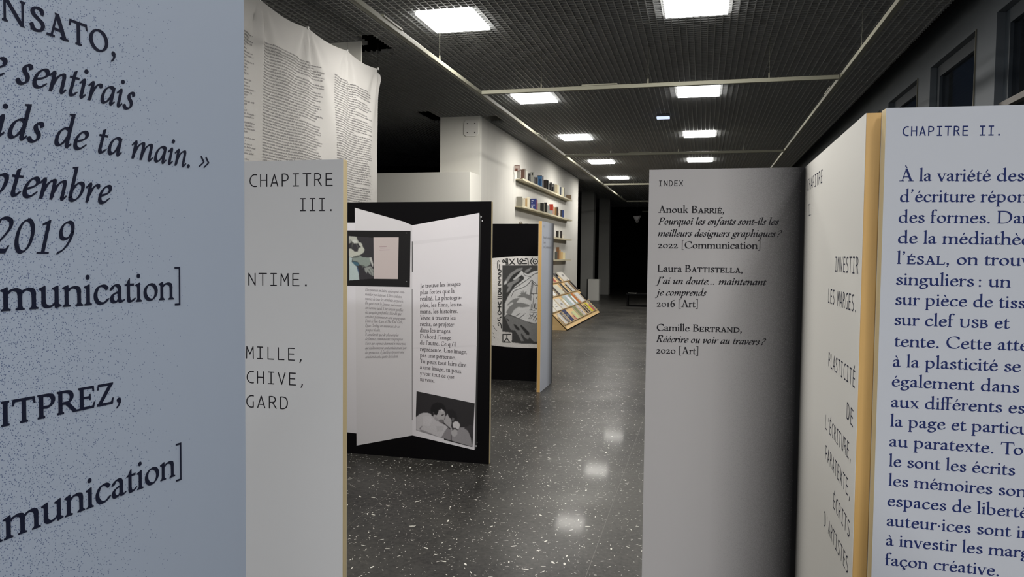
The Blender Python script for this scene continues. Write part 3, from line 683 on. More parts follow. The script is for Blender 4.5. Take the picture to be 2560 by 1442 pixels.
# ---- nearest board on the left (faces right)
XL = -.656
m_left = printed('print_left', (184, 196, 212), (112, 126, 160), 1, -.12, -.75, 1.7, dot=.40, cell=640)
bL = board((XL, .988, 0), (0, -1, 0), 1.25, 'pale blue board nearest the viewer with large cropped serif text', m_left, n=(1, 0, 0))
PL = ((XL, 0, 0), (1, 0, 0))
EM = .0535
for txt, f, px, sub in (
    ('^A^N^S^A^T^O,', 'roman', (1, 46.5, 288, 141), '^N^S^A^T^O,'),
    ('je sentirais', 'italic', (39, 206, 338, 277), 'sentirais'),
    ('le poids de ta main. »', 'italic', (67, 352, 474, 419), 's de ta main.'),
    ('eptembre', 'italic', (27, 489.5, 280, 510), 'tembre'),
    ('2019', 'italic', (37, 632, 187, 634), '019'),
    ('[Communication]', 'roman', (2, 777, 450, 746), 'munication]'),
    ('^P^E^T^I^T^P^R^E^Z,', 'roman', (4, 1065.5, 302, 1003), '^I^T^P^R^E^Z,'),
    ('[Communication]', 'roman', (9, 1350, 453, 1183), 'munication]')):
    text_line(bL, PL, txt, f, EM, px, ink_navy, sub, bold=.007)

# ---- chapter three board (left, faces the viewer)
m_white3 = mat('print_white_three', (211, 211, 209), .62, spec=.3)
b3 = board((-1.514, 3.008, 0), (-1, 0, 0), 1.25, 'white board with chapter three heading in thin black capitals, behind the nearest board', m_white3, n=(0, -1, 0), wood=m_ply2)
P3 = ((0, 3.008, 0), (0, -1, 0))
for txt, px, sub in (('CHAPITRE', (624.2, 467.3, 831.6, 464.4), None), ('III.', (750.5, 527.7, 828.8, 527.2), None), ('L’INTIME.', (621.2, 713.4, 766.5, 715.2), 'NTIME.'),
                     ('FAMILLE,', (615.5, 895.7, 736.9, 901.2), 'MILLE'), ('ARCHIVE,', (617, 957, 739.8, 963.3), 'CHIVE'), ('REGARD', (616, 1018, 719.4, 1023), 'GARD')):
    if 'F' in txt:
        G = font('mono')
        if 'F' not in G:
            pp = Pen(44, 44, 0)
            for a, b in (((150, 22), (150, 658)), ((150, 658), (470, 658)), ((150, 350), (440, 350))): pp.run([a, b], True)
            G['F'] = (600, pp.g)
    text_line(b3, P3, txt, 'mono', .0825, px, ink_black, sub, bold=.008)

# ---- index board (faces the viewer, printed shadow on its right)
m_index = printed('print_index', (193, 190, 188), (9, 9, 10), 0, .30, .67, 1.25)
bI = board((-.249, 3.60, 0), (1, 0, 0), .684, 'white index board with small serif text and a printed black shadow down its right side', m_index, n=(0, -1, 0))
PI_ = ((0, 3.60, 0), (0, -1, 0))
text_line(bI, PI_, 'INDEX', 'mono', .0366, (1647.6, 465, 1707, 464.5), ink_black, bold=.020)
for txt, f, px in (
    ('Anouk B^A^R^R^I^É,', 'roman', (1645.8, 531.6, 1809.8, 532.8)),
    ('Pourquoi les enfants sont-ils les', 'italic', (1645.8, 561, 1947, 562)),
    ('meilleurs designers graphiques_?', 'italic', (1645, 590.5, 1955, 592)),
    ('2022 [Communication]', 'roman', (1645, 620, 1900, 622)),
    ('Laura B^A^T^T^I^S^T^E^L^L^A,', 'roman', (1644, 678.8, 1856, 682)),
    ('J’ai un doute... maintenant', 'italic', (1637.9, 709, 1916, 713)),
    ('je comprends', 'italic', (1637.9, 738.3, 1765.8, 739.5)),
    ('2016 [Art]', 'roman', (1642, 766.6, 1744, 767.8)),
    ('Camille B^E^R^T^R^A^N^D,', 'roman', (1642, 826.5, 1854, 830.8)),
    ('Réécrire ou voir au travers_?', 'italic', (1640.7, 854.3, 1914.7, 862.5)),
    ('2020 [Art]', 'roman', (1640.7, 883, 1745, 885.5))):
    text_line(bI, PI_, txt, f, .0490, px, ink_black, bold=.013)

# ---- chapter two side board (runs away from the viewer)
m_side = printed('print_side', (214, 213, 208), (18, 18, 18), 1, .78, 1.27, 2.6)
bS = board((.435, 2.307, 0), (0, 1, 0), 1.2929, 'white board running away from the viewer, tall squeezed capitals, honey plywood edge', m_side, n=(-1, 0, 0))
PS = ((.435, 0, 0), (-1, 0, 0))
for txt, px, em in (('CHAPITRE', (2018.2, 477.5, 2055.4, 456), .0725), ('II.', (2020, 540, 2027.5, 538), .0725), ('INVESTIR', (2087.5, 678.2, 2145, 684.5), .0725), ('LES MARGES.', (2070.3, 756, 2139, 780), .0725),
                    ('PLASTICITÉ', (2071, 915, 2136.6, 969.4), .0725), ('DE', (2116.5, 1045, 2132, 1068), .0725), ('L’ÉCRITURE,', (2063.5, 1071, 2126, 1153), .0725),
                    ('PARATEXTE,', (2063.5, 1147, 2124, 1247), .0725), ('ÉCRITS', (2083, 1268, 2123, 1345), .0725), ('D’ARTISTES', (2060, 1311.8, 2119, 1435), .0725)):
    text_line(bS, PS, txt, 'mono', em, px, ink_navy, bold=.010)

# ---- chapter two text board (right foreground)
m_right = mat('print_right', (196, 199, 203), .62, spec=.3)
UR = Vector((math.cos(math.radians(3.6)), math.sin(math.radians(3.6)), 0)); NR = Vector((UR.y, -UR.x, 0))
bR = board((.4725, 2.241, 0), UR, 1.25, 'white board at the right edge with dark blue running text under a chapter two heading', m_right, n=NR, wood=m_ply2)
PR = ((.4725, 2.241, 0), NR)
text_line(bR, PR, 'CHAPITRE II.', 'mono', .0365, (2257, 339.4, 2499, 338), ink_blue, bold=.022)
for txt, px, sub in (
    ('À la variété des', (2248.5, 452.6, 2477, 452.8), 'À la variété'),
    ('d’écriture répond', (2250, 504.5, 2437.5, 505), 'd’écriture'),
    ('des formes. Dans', (2246.6, 556.2, 2474, 558), 'des formes.'),
    ('de la médiathèque', (2245, 607.6, 2552, 612), 'de la médiathè'),
    ('l’^É^S^A^L, on trouve', (2242, 659.4, 2372, 661.5), 'l’^É^S^A^L,'),
    ('singuliers_: un', (2240, 711.4, 2526, 718.5), None),
    ('sur pièce de tissu', (2238, 761.6, 2482, 768.5), 'sur pièce de'),
    ('sur clef ^U^S^B et', (2236, 812, 2525, 821.7), None),
    ('tente. Cette atten', (2235.5, 865.8, 2479, 874), 'tente. Cette'),
    ('à la plasticité se', (2231.8, 916.4, 2552, 929.6), None),
    ('également dans', (2229.7, 965.5, 2547.8, 982), None),
    ('aux différents es', (2227.6, 1017.5, 2504.8, 1031), 'aux différents'),
    ('la page et particu', (2225.5, 1065.5, 2416, 1077), 'la page et'),
    ('au paratexte. Tou', (2223.4, 1115.6, 2483, 1133), 'au paratexte.'),
    ('le sont les écrits', (2222, 1165, 2537, 1188.6), None),
    ('les mémoires son', (2221, 1213.8, 2480, 1235.6), 'les mémoires'),
    ('espaces de liberté', (2218.8, 1263.9, 2428, 1282.4), 'espaces de'),
    ('auteur·ices sont in', (2216.7, 1314, 2528, 1342), 'auteur·ices sont'),
    ('à investir les marg', (2214.7, 1362.9, 2456, 1384.7), 'à investir les'),
    ('façon créative.', (2212.6, 1412, 2496.5, 1440), None)):
    text_line(bR, PR, txt, 'roman', .0500, px, ink_blue, sub, bold=.007)

# ================================================================ printed pictures
class Zoom:                                              # turns coordinates of a zoomed view into points on a plane
    def __init__(s, ox, oy, k, p, n): s.ox, s.oy, s.k, s.p, s.n = ox, oy, k, Vector(p), Vector(n)
    def __call__(s, x, y, e=.0): return on(s.ox+x/s.k, s.oy+y/s.k, s.p+s.n*e, s.n)
def shade(v): return mat('print_tone_%03d_%03d_%03d' % tuple(v), v, .62, spec=.3)
def pic(parent, z, name, items, e0):
    """items: (colour, polygon) -> thin printed layers gathered by colour"""
    for k, (c, pts) in enumerate(items):
        c = (c, c, c) if isinstance(c, int) else c
        MB().add([z(x, y, e0+k*.00012) for x, y in pts], [tuple(range(len(pts)))]).build(name, shade(c), parent)
def soft(parent, z, name, rect, items, nx, ny, blur, e0, grain=.0, seed=1):
    """continuous-tone print: the flat shapes are laid on a grid, softened a little and stored as the print's own colours"""
    import numpy as np
    x0, y0, x1, y1 = rect
    gx, gy = np.meshgrid(np.linspace(x0, x1, nx), np.linspace(y0, y1, ny))
    img = np.zeros((ny, nx, 3))
    for c, pts in items:
        c = (c, c, c) if isinstance(c, int) else c
        ins = np.zeros((ny, nx), bool); n = len(pts)
        for i in range(n):
            (ax, ay), (bx, by) = pts[i], pts[(i+1) % n]
            if ay == by: continue
            ins ^= ((ay > gy) != (by > gy)) & (gx < (bx-ax)*(gy-ay)/(by-ay)+ax)
        img[ins] = np.array(lin(c)[:3])**.5
    for ax in (0, 1):
        for _ in range(blur):
            pad = np.pad(img, [(1, 1) if a == ax else (0, 0) for a in range(3)], mode='edge')
            img = (np.take(pad, range(0, img.shape[ax]), ax)+2*img+np.take(pad, range(2, img.shape[ax]+2), ax))/4
    if grain:
        rg = np.random.RandomState(seed); img = np.clip(img*(1+grain*rg.randn(ny, nx, 1)), 0, 1)
    img = img**2
    base = items[0][1]                                    # the picture's own outline (four corners) carries the grid
    P = [Vector((p[0], p[1])) for p in base]
    mb = MB(); cols = []
    keep = {}
    def inside(x, y):
        r = False
        for i in range(len(P)):
            a, c2 = P[i], P[(i+1) % len(P)]
            if (a.y > y) != (c2.y > y) and x < (c2.x-a.x)*(y-a.y)/(c2.y-a.y)+a.x: r = not r
        return r
    vs, fs = [], []
    for j in range(ny):
        for i in range(nx):
            if inside(gx[j, i], gy[j, i]): keep[(i, j)] = len(vs); vs.append(z(gx[j, i], gy[j, i], e0)); cols.append(tuple(img[j, i])+(1,))
    for j in range(ny-1):
        for i in range(nx-1):
            q = [(i, j), (i, j+1), (i+1, j+1), (i+1, j)]
            if all(k in keep for k in q): fs.append(tuple(keep[k] for k in q))
    o = mb.add(vs, fs).build(name, None, parent)
    at = o.data.color_attributes.new('tone', 'FLOAT_COLOR', 'POINT')
    at.data.foreach_set('color', [v for c in cols for v in c])
    if 'print_tones' not in MATS:
        m, nt, bs = node_mat('print_tones'); a = nt.nodes.new('ShaderNodeAttribute'); a.attribute_name = 'tone'
        nt.links.new(a.outputs['Color'], bs.inputs['Base Color']); bs.inputs['Roughness'].default_value = .62; bs.inputs['Specular IOR Level'].default_value = .3
    o.data.materials.clear(); o.data.materials.append(MATS['print_tones'])
    return o
def strokes(parent, z, name, lines, w, c, e):
    p = Pen(w, w, 0)
    for q in lines:
        if len(q) > 4: p.sp(*q, n=4)
        else: p.run([(q[0], q[1]), (q[2], q[3])], True)
    mb = MB()
    for k, q in enumerate(p.g): mb.add([z(x, y, e+(k % 40)*7e-6) for x, y in q], [tuple(range(len(q)))])
    return mb.build(name, shade(c), parent)

# ---- black board with the photograph of an open booklet
YB = 5.50
m_blackprint = mat('print_black', (13, 12, 14), .8, spec=.06)
bB = board((-1.548, YB, 0), (-1, 0, 0), 1.25, 'black board showing a large picture of an open booklet with pale pages', m_blackprint, n=(0, -1, 0), wood=m_ply2)
PB = ((0, YB, 0), (0, -1, 0))
zB = Zoom(0, 0, 1, *PB)
pic(bB, zB, 'printed_page', [
    ((208, 206, 210), [(860, 556.5), (889, 556.5), (895, 1083.5), (866, 1080)]),
    ((203, 201, 204), [(887, 519.3), (1008, 553.5), (1030.7, 563), (1031, 1088), (891.5, 1113.5)]),
    ((214, 211, 215), [(1030.7, 563), (1198.2, 532), (1186.3, 1124.8), (1031, 1088)]),
    (64, [(1198.2, 532), (1199.6, 534), (1188.0, 1122.5), (1186.3, 1124.8)]),
    (44, [(1199.6, 536), (1202.5, 541), (1191, 1120), (1188, 1122)]),
    ((208, 205, 209), [(1030.7, 603), (1197, 586), (1196.6, 592), (1030.7, 612)]),
    ((210, 207, 211), [(1031, 868), (1192, 862), (1191.6, 866), (1031, 872)]),
    (60, [(1029.6, 603), (1031.6, 603), (1031.8, 680), (1029.8, 680)]),
    (84, [(1029.6, 722), (1031.0, 722), (1031.2, 1050), (1029.8, 1050)])], .0005)
for i, (txt, y0, x1, y1) in enumerate((
    ('Je trouve les images', 719.6, 1151.7, 713.4), ('plus fortes que la', 735.6, 1136.4, 731.4), ('réalité. La photogra-', 751.2, 1154, 748), ('phie, les films, les ro-', 767.3, 1157, 765.3),
    ('mans, les histoires.', 783.2, 1144.6, 782.2), ('Vivre à travers les', 798.7, 1138.7, 799), ('récits, se projeter', 814.7, 1135.4, 815.8), ('dans les images.', 830.2, 1127.7, 832),
    ('D’abord l’image', 845.3, 1127.7, 848.8), ('de l’autre. Ce qu’il', 860.9, 1140.7, 865.7), ('représente. Une image,', 876.8, 1166.9, 884.2), ('pas une personne.', 892, 1138.7, 898),
    ('Tu peux tout faire dire', 907, 1165.5, 917), ('à une image, tu peux', 921.5, 1153.3, 932.7), ('y voir tout ce que', 937, 1135.4, 946.7), ('tu veux.', 952, 1086.3, 956))):
    text_line(bB, PB, txt, 'roman', .0500, (1050, y0, x1, y1), ink_dark, bold=.008, eps=.0016)
GI = font('italic'); GR = font('roman')
for ch, (a, g) in list(GR.items()):
    if ch not in GI: GI[ch] = (a*.9, [[(x*.9+y*.22, y) for x, y in q] for q in g])
GI['w'] = GI['v']; GI['k'] = GI.get('k', GI['h']); GI['x'] = GI.get('x', GI['v']); GI['q'] = GI['q']
for i, (txt, xr, dy) in enumerate((
    ('Des poupées en latex, qu’on peut com-', 797, 285), ('mander par internet. Ultra réalistes,', 755, 360), ('munies de tous les attributs corporels.', 775, 432), ('On peut créer la femme, mais aussi', 745, 502),
    ('son homme idéal. Une version gonflée', 775, 578), ('des poupées gonflables. Elle dit que', 745, 640), ('certaines personnes en sont amoureuses.', 808, 716), ('Dans le film « Lars et The Real Girl »,', 765, 775),
    ('Ryan Gosling est amoureux de sa', 712, 848), ('poupée docile.', 395, 908), ('Il semblerait que de plus en plus', 700, 985), ('de femmes commandent ces poupées', 768, 1055),
    ('Parce que le prince charmant n’existe pas,', 812, 1125), ('que les hommes ne sont certainement pas', 828, 1194), ('des princesses, il faut bien trouver une', 790, 1262), ('solution à cette quête de l’idéal.', 690, 1335))):
    txt = txt.replace('« ', '-').replace(' »', '-')
    y0 = 240+i*73.6
    text_line(bB, PB, txt, 'italic', .0355, (890+150/6.553, 690+y0/6.553, 890+xr/6.553, 690+dy/6.553), ink_grey, bold=.002, eps=.0016)
zI = Zoom(860, 560, 8.483, *PB)
pic(bB, zI, 'inset_picture', [((16, 15, 17), [(60, 135), (1412, 145), (1395, 1335), (60, 1305)])], .0022)
soft(bB, zI, 'inset_photograph', (90, 240, 640, 1210), [
    ((48, 46, 50), [(98, 248), (625, 282), (630, 1160), (105, 1200)]),
    ((168, 170, 162), [(100, 250), (265, 262), (290, 340), (330, 400), (250, 415), (180, 380), (150, 350), (130, 400), (100, 420)]),
    ((176, 178, 168), [(105, 520), (160, 520), (220, 580), (290, 580), (310, 500), (360, 490), (300, 420), (340, 380), (385, 420), (400, 480), (440, 540), (420, 600), (350, 650), (230, 690), (180, 710), (105, 690)]),
    ((168, 182, 182), [(105, 690), (180, 720), (165, 800), (230, 870), (270, 900), (310, 1040), (325, 1185), (110, 1200)]),
    ((128, 138, 132), [(180, 720), (340, 670), (400, 700), (540, 710), (560, 780), (560, 860), (470, 910), (380, 880), (330, 860), (290, 800), (180, 780)]),
    ((64, 96, 112), [(165, 790), (290, 810), (330, 880), (270, 890), (210, 850)]),
    ((58, 80, 108), [(265, 900), (290, 910), (320, 1020), (318, 1080), (300, 1020)]),
    ((136, 140, 136), [(430, 930), (560, 890), (625, 960), (625, 1110), (540, 1060), (500, 1000), (480, 1050), (450, 1010)]),
    ((176, 176, 172), [(535, 710), (580, 700), (625, 860), (610, 915), (580, 850)]),
    ((96, 98, 92), [(170, 380), (250, 400), (300, 470), (280, 560), (220, 560), (165, 500)]),
    ((52, 50, 54), [(185, 410), (250, 420), (290, 480), (280, 570), (230, 570), (170, 500)]),
    ((190, 192, 186), [(180, 340), (230, 330), (275, 360), (270, 395), (220, 410), (180, 375)]),
    ((86, 92, 88), [(190, 690), (300, 660), (350, 665), (300, 710), (200, 712)]),
    ((90, 96, 92), [(330, 860), (400, 900), (380, 940), (430, 900), (440, 880), (400, 870)]),
    ((80, 84, 82), [(520, 960), (530, 950), (600, 1080), (590, 1090)]), ((80, 84, 82), [(560, 930), (568, 924), (620, 1000), (618, 1016)]),
    ((140, 142, 136), [(110, 330), (150, 320), (160, 400), (110, 400)])], 100, 170, 2, .0024, .02)
pic(bB, zI, 'inset_page', [
    ((188, 172, 134), [(490, 260), (622, 283), (600, 330), (570, 285)]),
    ((186, 175, 173), [(625, 282), (1160, 280), (1145, 1165), (630, 1160)]),
    ((150, 128, 132), [(750, 478), (905, 474), (905, 484), (750, 488)]), ((150, 128, 132), [(770, 506), (860, 503), (860, 511), (770, 514)]), ((150, 128, 132), [(752, 548), (965, 541), (965, 550), (752, 558)]),
    ((160, 160, 162), [(1322, 182), (1334, 182), (1334, 196), (1322, 196)]), ((160, 160, 162), [(1322, 1208), (1334, 1208), (1334, 1222), (1322, 1222)])], .0022)
zK = Zoom(1020, 960, 6.868, *PB)
pic(bB, zK, 'picture_ground', [((46, 44, 46), [(147, 122), (1145, 330), (1105, 1080), (620, 955), (560, 560), (134, 560)])], .0019)
soft(bB, zK, 'couple_picture', (125, 110, 1150, 1095), [
    ((46, 44, 46), [(147, 122), (1145, 330), (1105, 1080), (134, 790)]),
    ((184, 181, 184), [(134, 570), (200, 512), (270, 488), (340, 492), (395, 512), (430, 560), (480, 620), (560, 660), (620, 690), (690, 740), (640, 800), (600, 870), (570, 925), (440, 890), (210, 815), (134, 790)]),
    ((140, 137, 140), [(185, 795), (260, 790), (400, 850), (480, 885), (440, 892), (215, 815)]),
    ((108, 104, 108), [(190, 770), (240, 715), (246, 722), (206, 775), (260, 800), (250, 808)]),
    ((168, 165, 167), [(418, 490), (440, 520), (490, 530), (505, 470), (550, 415), (600, 440), (635, 470), (640, 530), (630, 580), (618, 640), (580, 675), (520, 640), (450, 600), (430, 550)]),
    ((28, 26, 28), [(405, 545), (385, 440), (400, 380), (430, 340), (500, 310), (570, 320), (630, 370), (655, 440), (640, 500), (620, 450), (570, 440), (530, 440), (512, 500), (490, 535), (450, 505), (425, 485), (440, 545)]),
    ((64, 60, 62), [(565, 532), (605, 512), (622, 524), (585, 546)]),
    ((112, 108, 110), [(520, 622), (560, 606), (612, 612), (616, 640), (580, 674), (530, 648)]),
    ((166, 163, 165), [(640, 560), (680, 505), (700, 560), (740, 600), (750, 660), (740, 720), (765, 790), (735, 805), (680, 730), (612, 672), (620, 620), (635, 600)]),
    ((36, 34, 36), [(650, 500), (690, 440), (760, 430), (830, 500), (850, 600), (800, 610), (755, 650), (740, 600), (700, 560), (680, 505)]),
    ((100, 98, 100), [(760, 570), (800, 590), (780, 640), (745, 625)]),
    ((132, 128, 131), [(600, 870), (650, 790), (700, 740), (745, 800), (750, 975), (575, 930)]),
    ((142, 139, 142), [(740, 830), (790, 780), (860, 790), (900, 740), (980, 745), (1040, 820), (1080, 920), (1104, 1078), (750, 978)]),
    ((170, 167, 169), [(740, 810), (800, 770), (850, 790), (850, 860), (800, 910), (750, 880)]),
    ((200, 197, 199), [(765, 670), (810, 635), (860, 645), (898, 700), (880, 760), (855, 790), (810, 758), (772, 745)]),
    ((54, 50, 52), [(770, 760), (815, 750), (856, 780), (858, 796), (810, 768), (774, 772)]),
    ((40, 38, 40), [(610, 668), (618, 664), (735, 765), (732, 782)]),
    ((56, 54, 56), [(742, 860), (750, 870), (752, 976), (742, 976)]),
    ((186, 183, 186), [(560, 420), (590, 432), (600, 470), (575, 470)]), ((150, 146, 149), [(470, 560), (520, 600), (500, 630), (450, 590)]),
    ((192, 189, 192), [(260, 560), (380, 540), (420, 620), (360, 720), (260, 700)]), ((174, 171, 174), [(480, 720), (620, 720), (600, 800), (500, 820)]),
    ((80, 76, 78), [(425, 480), (448, 478), (452, 520), (436, 530)]), ((60, 57, 60), [(960, 760), (1060, 700), (1140, 720), (1130, 900), (1090, 900), (1040, 800)])], 230, 220, 2, .0022, .025, 5)
for x, y, w, h in ((1202.8, 542, 3.4, 2.4), (1205.6, 552, 2.2, 3.6), (1190.2, 1114.6, 3.6, 3.0), (1192.6, 1107, 1.2, 1.4)):
    a = zB(x, y, .002)
    MB().add([zB(x-w/2, y-h/2, .002), zB(x+w/2, y-h/2, .002), zB(x+w/2, y+h/2, .002), zB(x-w/2, y+h/2, .002)], [(0, 1, 2, 3)]).build('printed_mark', shade((196, 196, 198)), bB)

# ---- black board with the comic print
YC = 9.35
bC = board((-1.865, YC, 0), (-1, 0, 0), 1.25, 'black board with a pale comic print bent across its middle', m_blackprint, n=(0, -1, 0), wood=m_ply2)
zC = Zoom(1230, 630, 5.768, (0, YC, 0), (0, -1, 0))
pic(bC, zC, 'print_sheet', [((222, 219, 216), [(-40, 95), (22, 85), (200, 68), (400, 58), (664, 60), (664, 1380), (640, 1385), (400, 1380), (200, 1368), (10, 1345), (-40, 1338)])], .0004)
soft(bC, zC, 'comic_print', (-45, 50, 670, 1390), [
    ((222, 219, 216), [(-40, 95), (22, 85), (200, 68), (400, 58), (664, 60), (664, 1380), (640, 1385), (400, 1380), (200, 1368), (10, 1345), (-40, 1338)]),
    (66, [(148, 192), (664, 190), (664, 1325), (420, 1318), (285, 1302), (290, 1160), (148, 1145)]),
    (142, [(175, 430), (260, 310), (370, 235), (445, 225), (440, 250), (330, 320), (260, 390), (220, 440), (200, 470)]),
    (142, [(470, 270), (560, 220), (575, 230), (520, 290), (490, 300)]),
    (142, [(215, 490), (230, 450), (300, 420), (330, 400), (370, 370), (400, 380), (380, 420), (300, 470), (260, 550), (215, 590), (210, 560), (240, 500)]),
    (214, [(180, 930), (185, 740), (230, 640), (280, 560), (350, 470), (420, 400), (470, 370), (430, 330), (330, 400), (300, 395), (380, 320), (425, 265), (450, 290), (520, 320), (600, 275), (664, 265), (664, 1010), (620, 1030), (500, 1000), (330, 930), (260, 900), (210, 900)]),
    (214, [(170, 475), (180, 425), (210, 410), (216, 440), (190, 465)]),
    (134, [(365, 640), (420, 610), (390, 590), (425, 595), (415, 560), (440, 590), (450, 545), (460, 590), (500, 560), (490, 600), (540, 620), (560, 520), (575, 400), (600, 450), (580, 560), (565, 700), (520, 680), (460, 650), (400, 655)]),
    (136, [(215, 760), (290, 690), (330, 670), (400, 660), (350, 730), (430, 730), (540, 760), (540, 785), (440, 800), (380, 790), (320, 830), (270, 910), (240, 900), (200, 870), (250, 790), (310, 740), (290, 720), (215, 775)]),
    (128, [(190, 940), (220, 900), (330, 940), (500, 1000), (560, 1030), (664, 1025), (664, 1290), (600, 1290), (540, 1230), (520, 1260), (480, 1240), (430, 1170), (415, 1190), (460, 1280), (420, 1285), (380, 1200), (330, 1130), (270, 1120), (230, 1040)]),
    (50, [(310, 1045), (330, 1040), (400, 1110), (390, 1130), (350, 1115)]),
    (50, [(405, 1060), (425, 1050), (540, 1160), (540, 1200), (500, 1190), (430, 1100)]),
    (50, [(240, 410), (300, 330), (395, 270), (410, 285), (330, 370), (260, 415)]),
    (50, [(285, 510), (350, 450), (460, 375), (462, 386), (400, 440), (300, 515)]),
    (50, [(400, 350), (430, 340), (438, 355), (410, 375)]),
    (50, [(205, 950), (240, 975), (250, 1000), (215, 975)]),
    (222, [(568, 610), (660, 600), (660, 735), (575, 725)]),
    ((222, 219, 216), [(150, 1168), (290, 1160), (285, 1300), (150, 1298)])], 150, 280, 1, .0006, .03, 9)
strokes(bC, zC, 'comic_lettering', [
    (150, 128, 165, 110, 182, 128, 168, 148, 152, 140), (182, 128, 205, 150), (205, 92, 205, 186), (190, 150, 215, 150), (226, 95, 226, 150), (226, 150, 232, 186),
    (252, 100, 290, 140, 328, 182), (322, 98, 290, 140, 256, 180), (278, 160, 300, 160), (370, 92, 372, 140, 385, 168, 420, 168), (400, 120, 430, 96, 445, 120, 425, 142, 402, 138), (430, 150, 440, 166, 500, 166),
    (452, 120, 480, 120), (480, 95, 505, 95, 520, 120, 522, 185), (584, 88, 560, 120, 560, 156, 584, 186), (110, 132, 84, 132, 84, 245, 108, 245, 108, 180), (92, 270, 120, 262), (128, 262, 128, 290, 105, 300, 92, 320, 128, 330),
    (92, 365, 128, 345), (98, 380, 104, 400, 128, 400), (86, 430, 120, 420, 86, 470, 128, 472), (96, 520, 128, 545, 92, 580, 92, 608, 128, 606, 128, 580, 96, 560, 130, 515), (84, 640, 134, 640), (84, 668, 134, 668),
    (92, 720, 92, 745, 124, 745, 130, 715), (84, 790, 130, 790), (104, 770, 104, 850), (92, 850, 84, 880, 110, 900, 130, 880, 122, 856), (84, 950, 90, 985, 115, 975, 112, 945, 132, 935), (96, 1060, 86, 1030, 112, 1018, 130, 1050, 134, 1095),
    (155, 1186, 266, 1184), (156, 1186, 156, 1296), (156, 1296, 266, 1298), (214, 1190, 214, 1240), (214, 1240, 176, 1290), (214, 1240, 250, 1290)], 13, (50, 50, 50), .0032)
strokes(bC, zC, 'comic_line', [
    (590, 137, 600, 110, 622, 100, 648, 112, 656, 137, 646, 164, 622, 172, 600, 162, 590, 137), (620, 134, 624, 138)], 13, (50, 50, 50), .0032)
strokes(bC, zC, 'comic_line', [
    (330, 925, 370, 905, 405, 882), (390, 950, 430, 925, 480, 885), (450, 280, 470, 330, 555, 355), (560, 350, 620, 310, 664, 300), (240, 620, 290, 540, 370, 490, 430, 450, 560, 360),
    (280, 640, 320, 560, 420, 520, 500, 480, 570, 400), (380, 460, 415, 462), (570, 400, 664, 480), (580, 430, 610, 470, 664, 480), (575, 600, 664, 600), (660, 640, 640, 665, 664, 685), (640, 500, 640, 600), (560, 590, 600, 620, 590, 740),
    (566, 750, 562, 830, 580, 820), (590, 745, 588, 800, 610, 800, 612, 750), (620, 740, 618, 810, 645, 812, 648, 745), (540, 830, 620, 840), (545, 860, 640, 870), (540, 900, 610, 930), (600, 880, 560, 960), (640, 900, 590, 980), (650, 940, 620, 1000), (530, 960, 560, 920),
    (15, 1060, 40, 1100, 72, 1135), (10, 1160, 22, 1180), (14, 1215, 36, 1225, 40, 1245)], 5, (60, 60, 60), .0034)

# ---- far white board standing end-on, beside the comic board
m_post = printed('print_post', (212, 218, 230), (14, 14, 15), 1, .34, .72, 1.4)
bP = board((-1.812, 8.61, 0), (0, 1, 0), .72, 'narrow-looking white board seen end-on with an ochre edge, beside the comic board', m_post, n=(1, 0, 0))
PP = ((-1.812, 0, 0), (1, 0, 0))
for txt, f, em, px in (('INDEX', 'mono', .0366, (1358.2, 568, 1362.6, 568.8)), ('Hannah Landowski,', 'italic', .049, (1357.8, 596.5, 1377.0, 598.2)), ('Laure', 'italic', .049, (1358.0, 608, 1364.6, 608.6)), ('2019 [Communication]', 'roman', .049, (1357.8, 620.0, 1379, 621.2))):
    text_line(bP, PP, txt, f, em, px, mat('ink_mid', (96, 98, 106), .6), bold=.0)

# ================================================================ hanging cloth
PEGS = [2.6, 3.5, 4.35, 5.15, 5.967, 6.798, 7.643, 8.449]
def ctop(u):
    for a, b in zip(PEGS, PEGS[1:]):
        if a <= u <= b+1e-6: return 3.805-.035*math.sin(math.pi*(u-a)/(b-a))
    return 3.805
def cpos(u, v, e=0):
    d = max(0, ctop(u)-v); x = 0; dz = 0
    for p in PEGS:
        th = math.atan2(u-p, d+.10)
        x += .032*math.cos(11*th+p)*math.exp(-(th/.55)**2)*min(1, d/.12)*math.exp(-d/1.1)
        dz += .022*math.exp(-((u-p)/.16)**2)*math.exp(-d/.6)
    x += .030*math.sin(1.9*u+.4)*min(1, d)+.012*math.sin(8.3*u+1.2*v)*min(1, d)+.006*math.sin(17*u-2*v+1)*min(1, d*1.5)
    x += .010*noise.noise(Vector((u*1.7, v*1.3, 2)))
    return Vector((-3.80+x+e, u, v-dz*(1 if d > .02 else 0)))
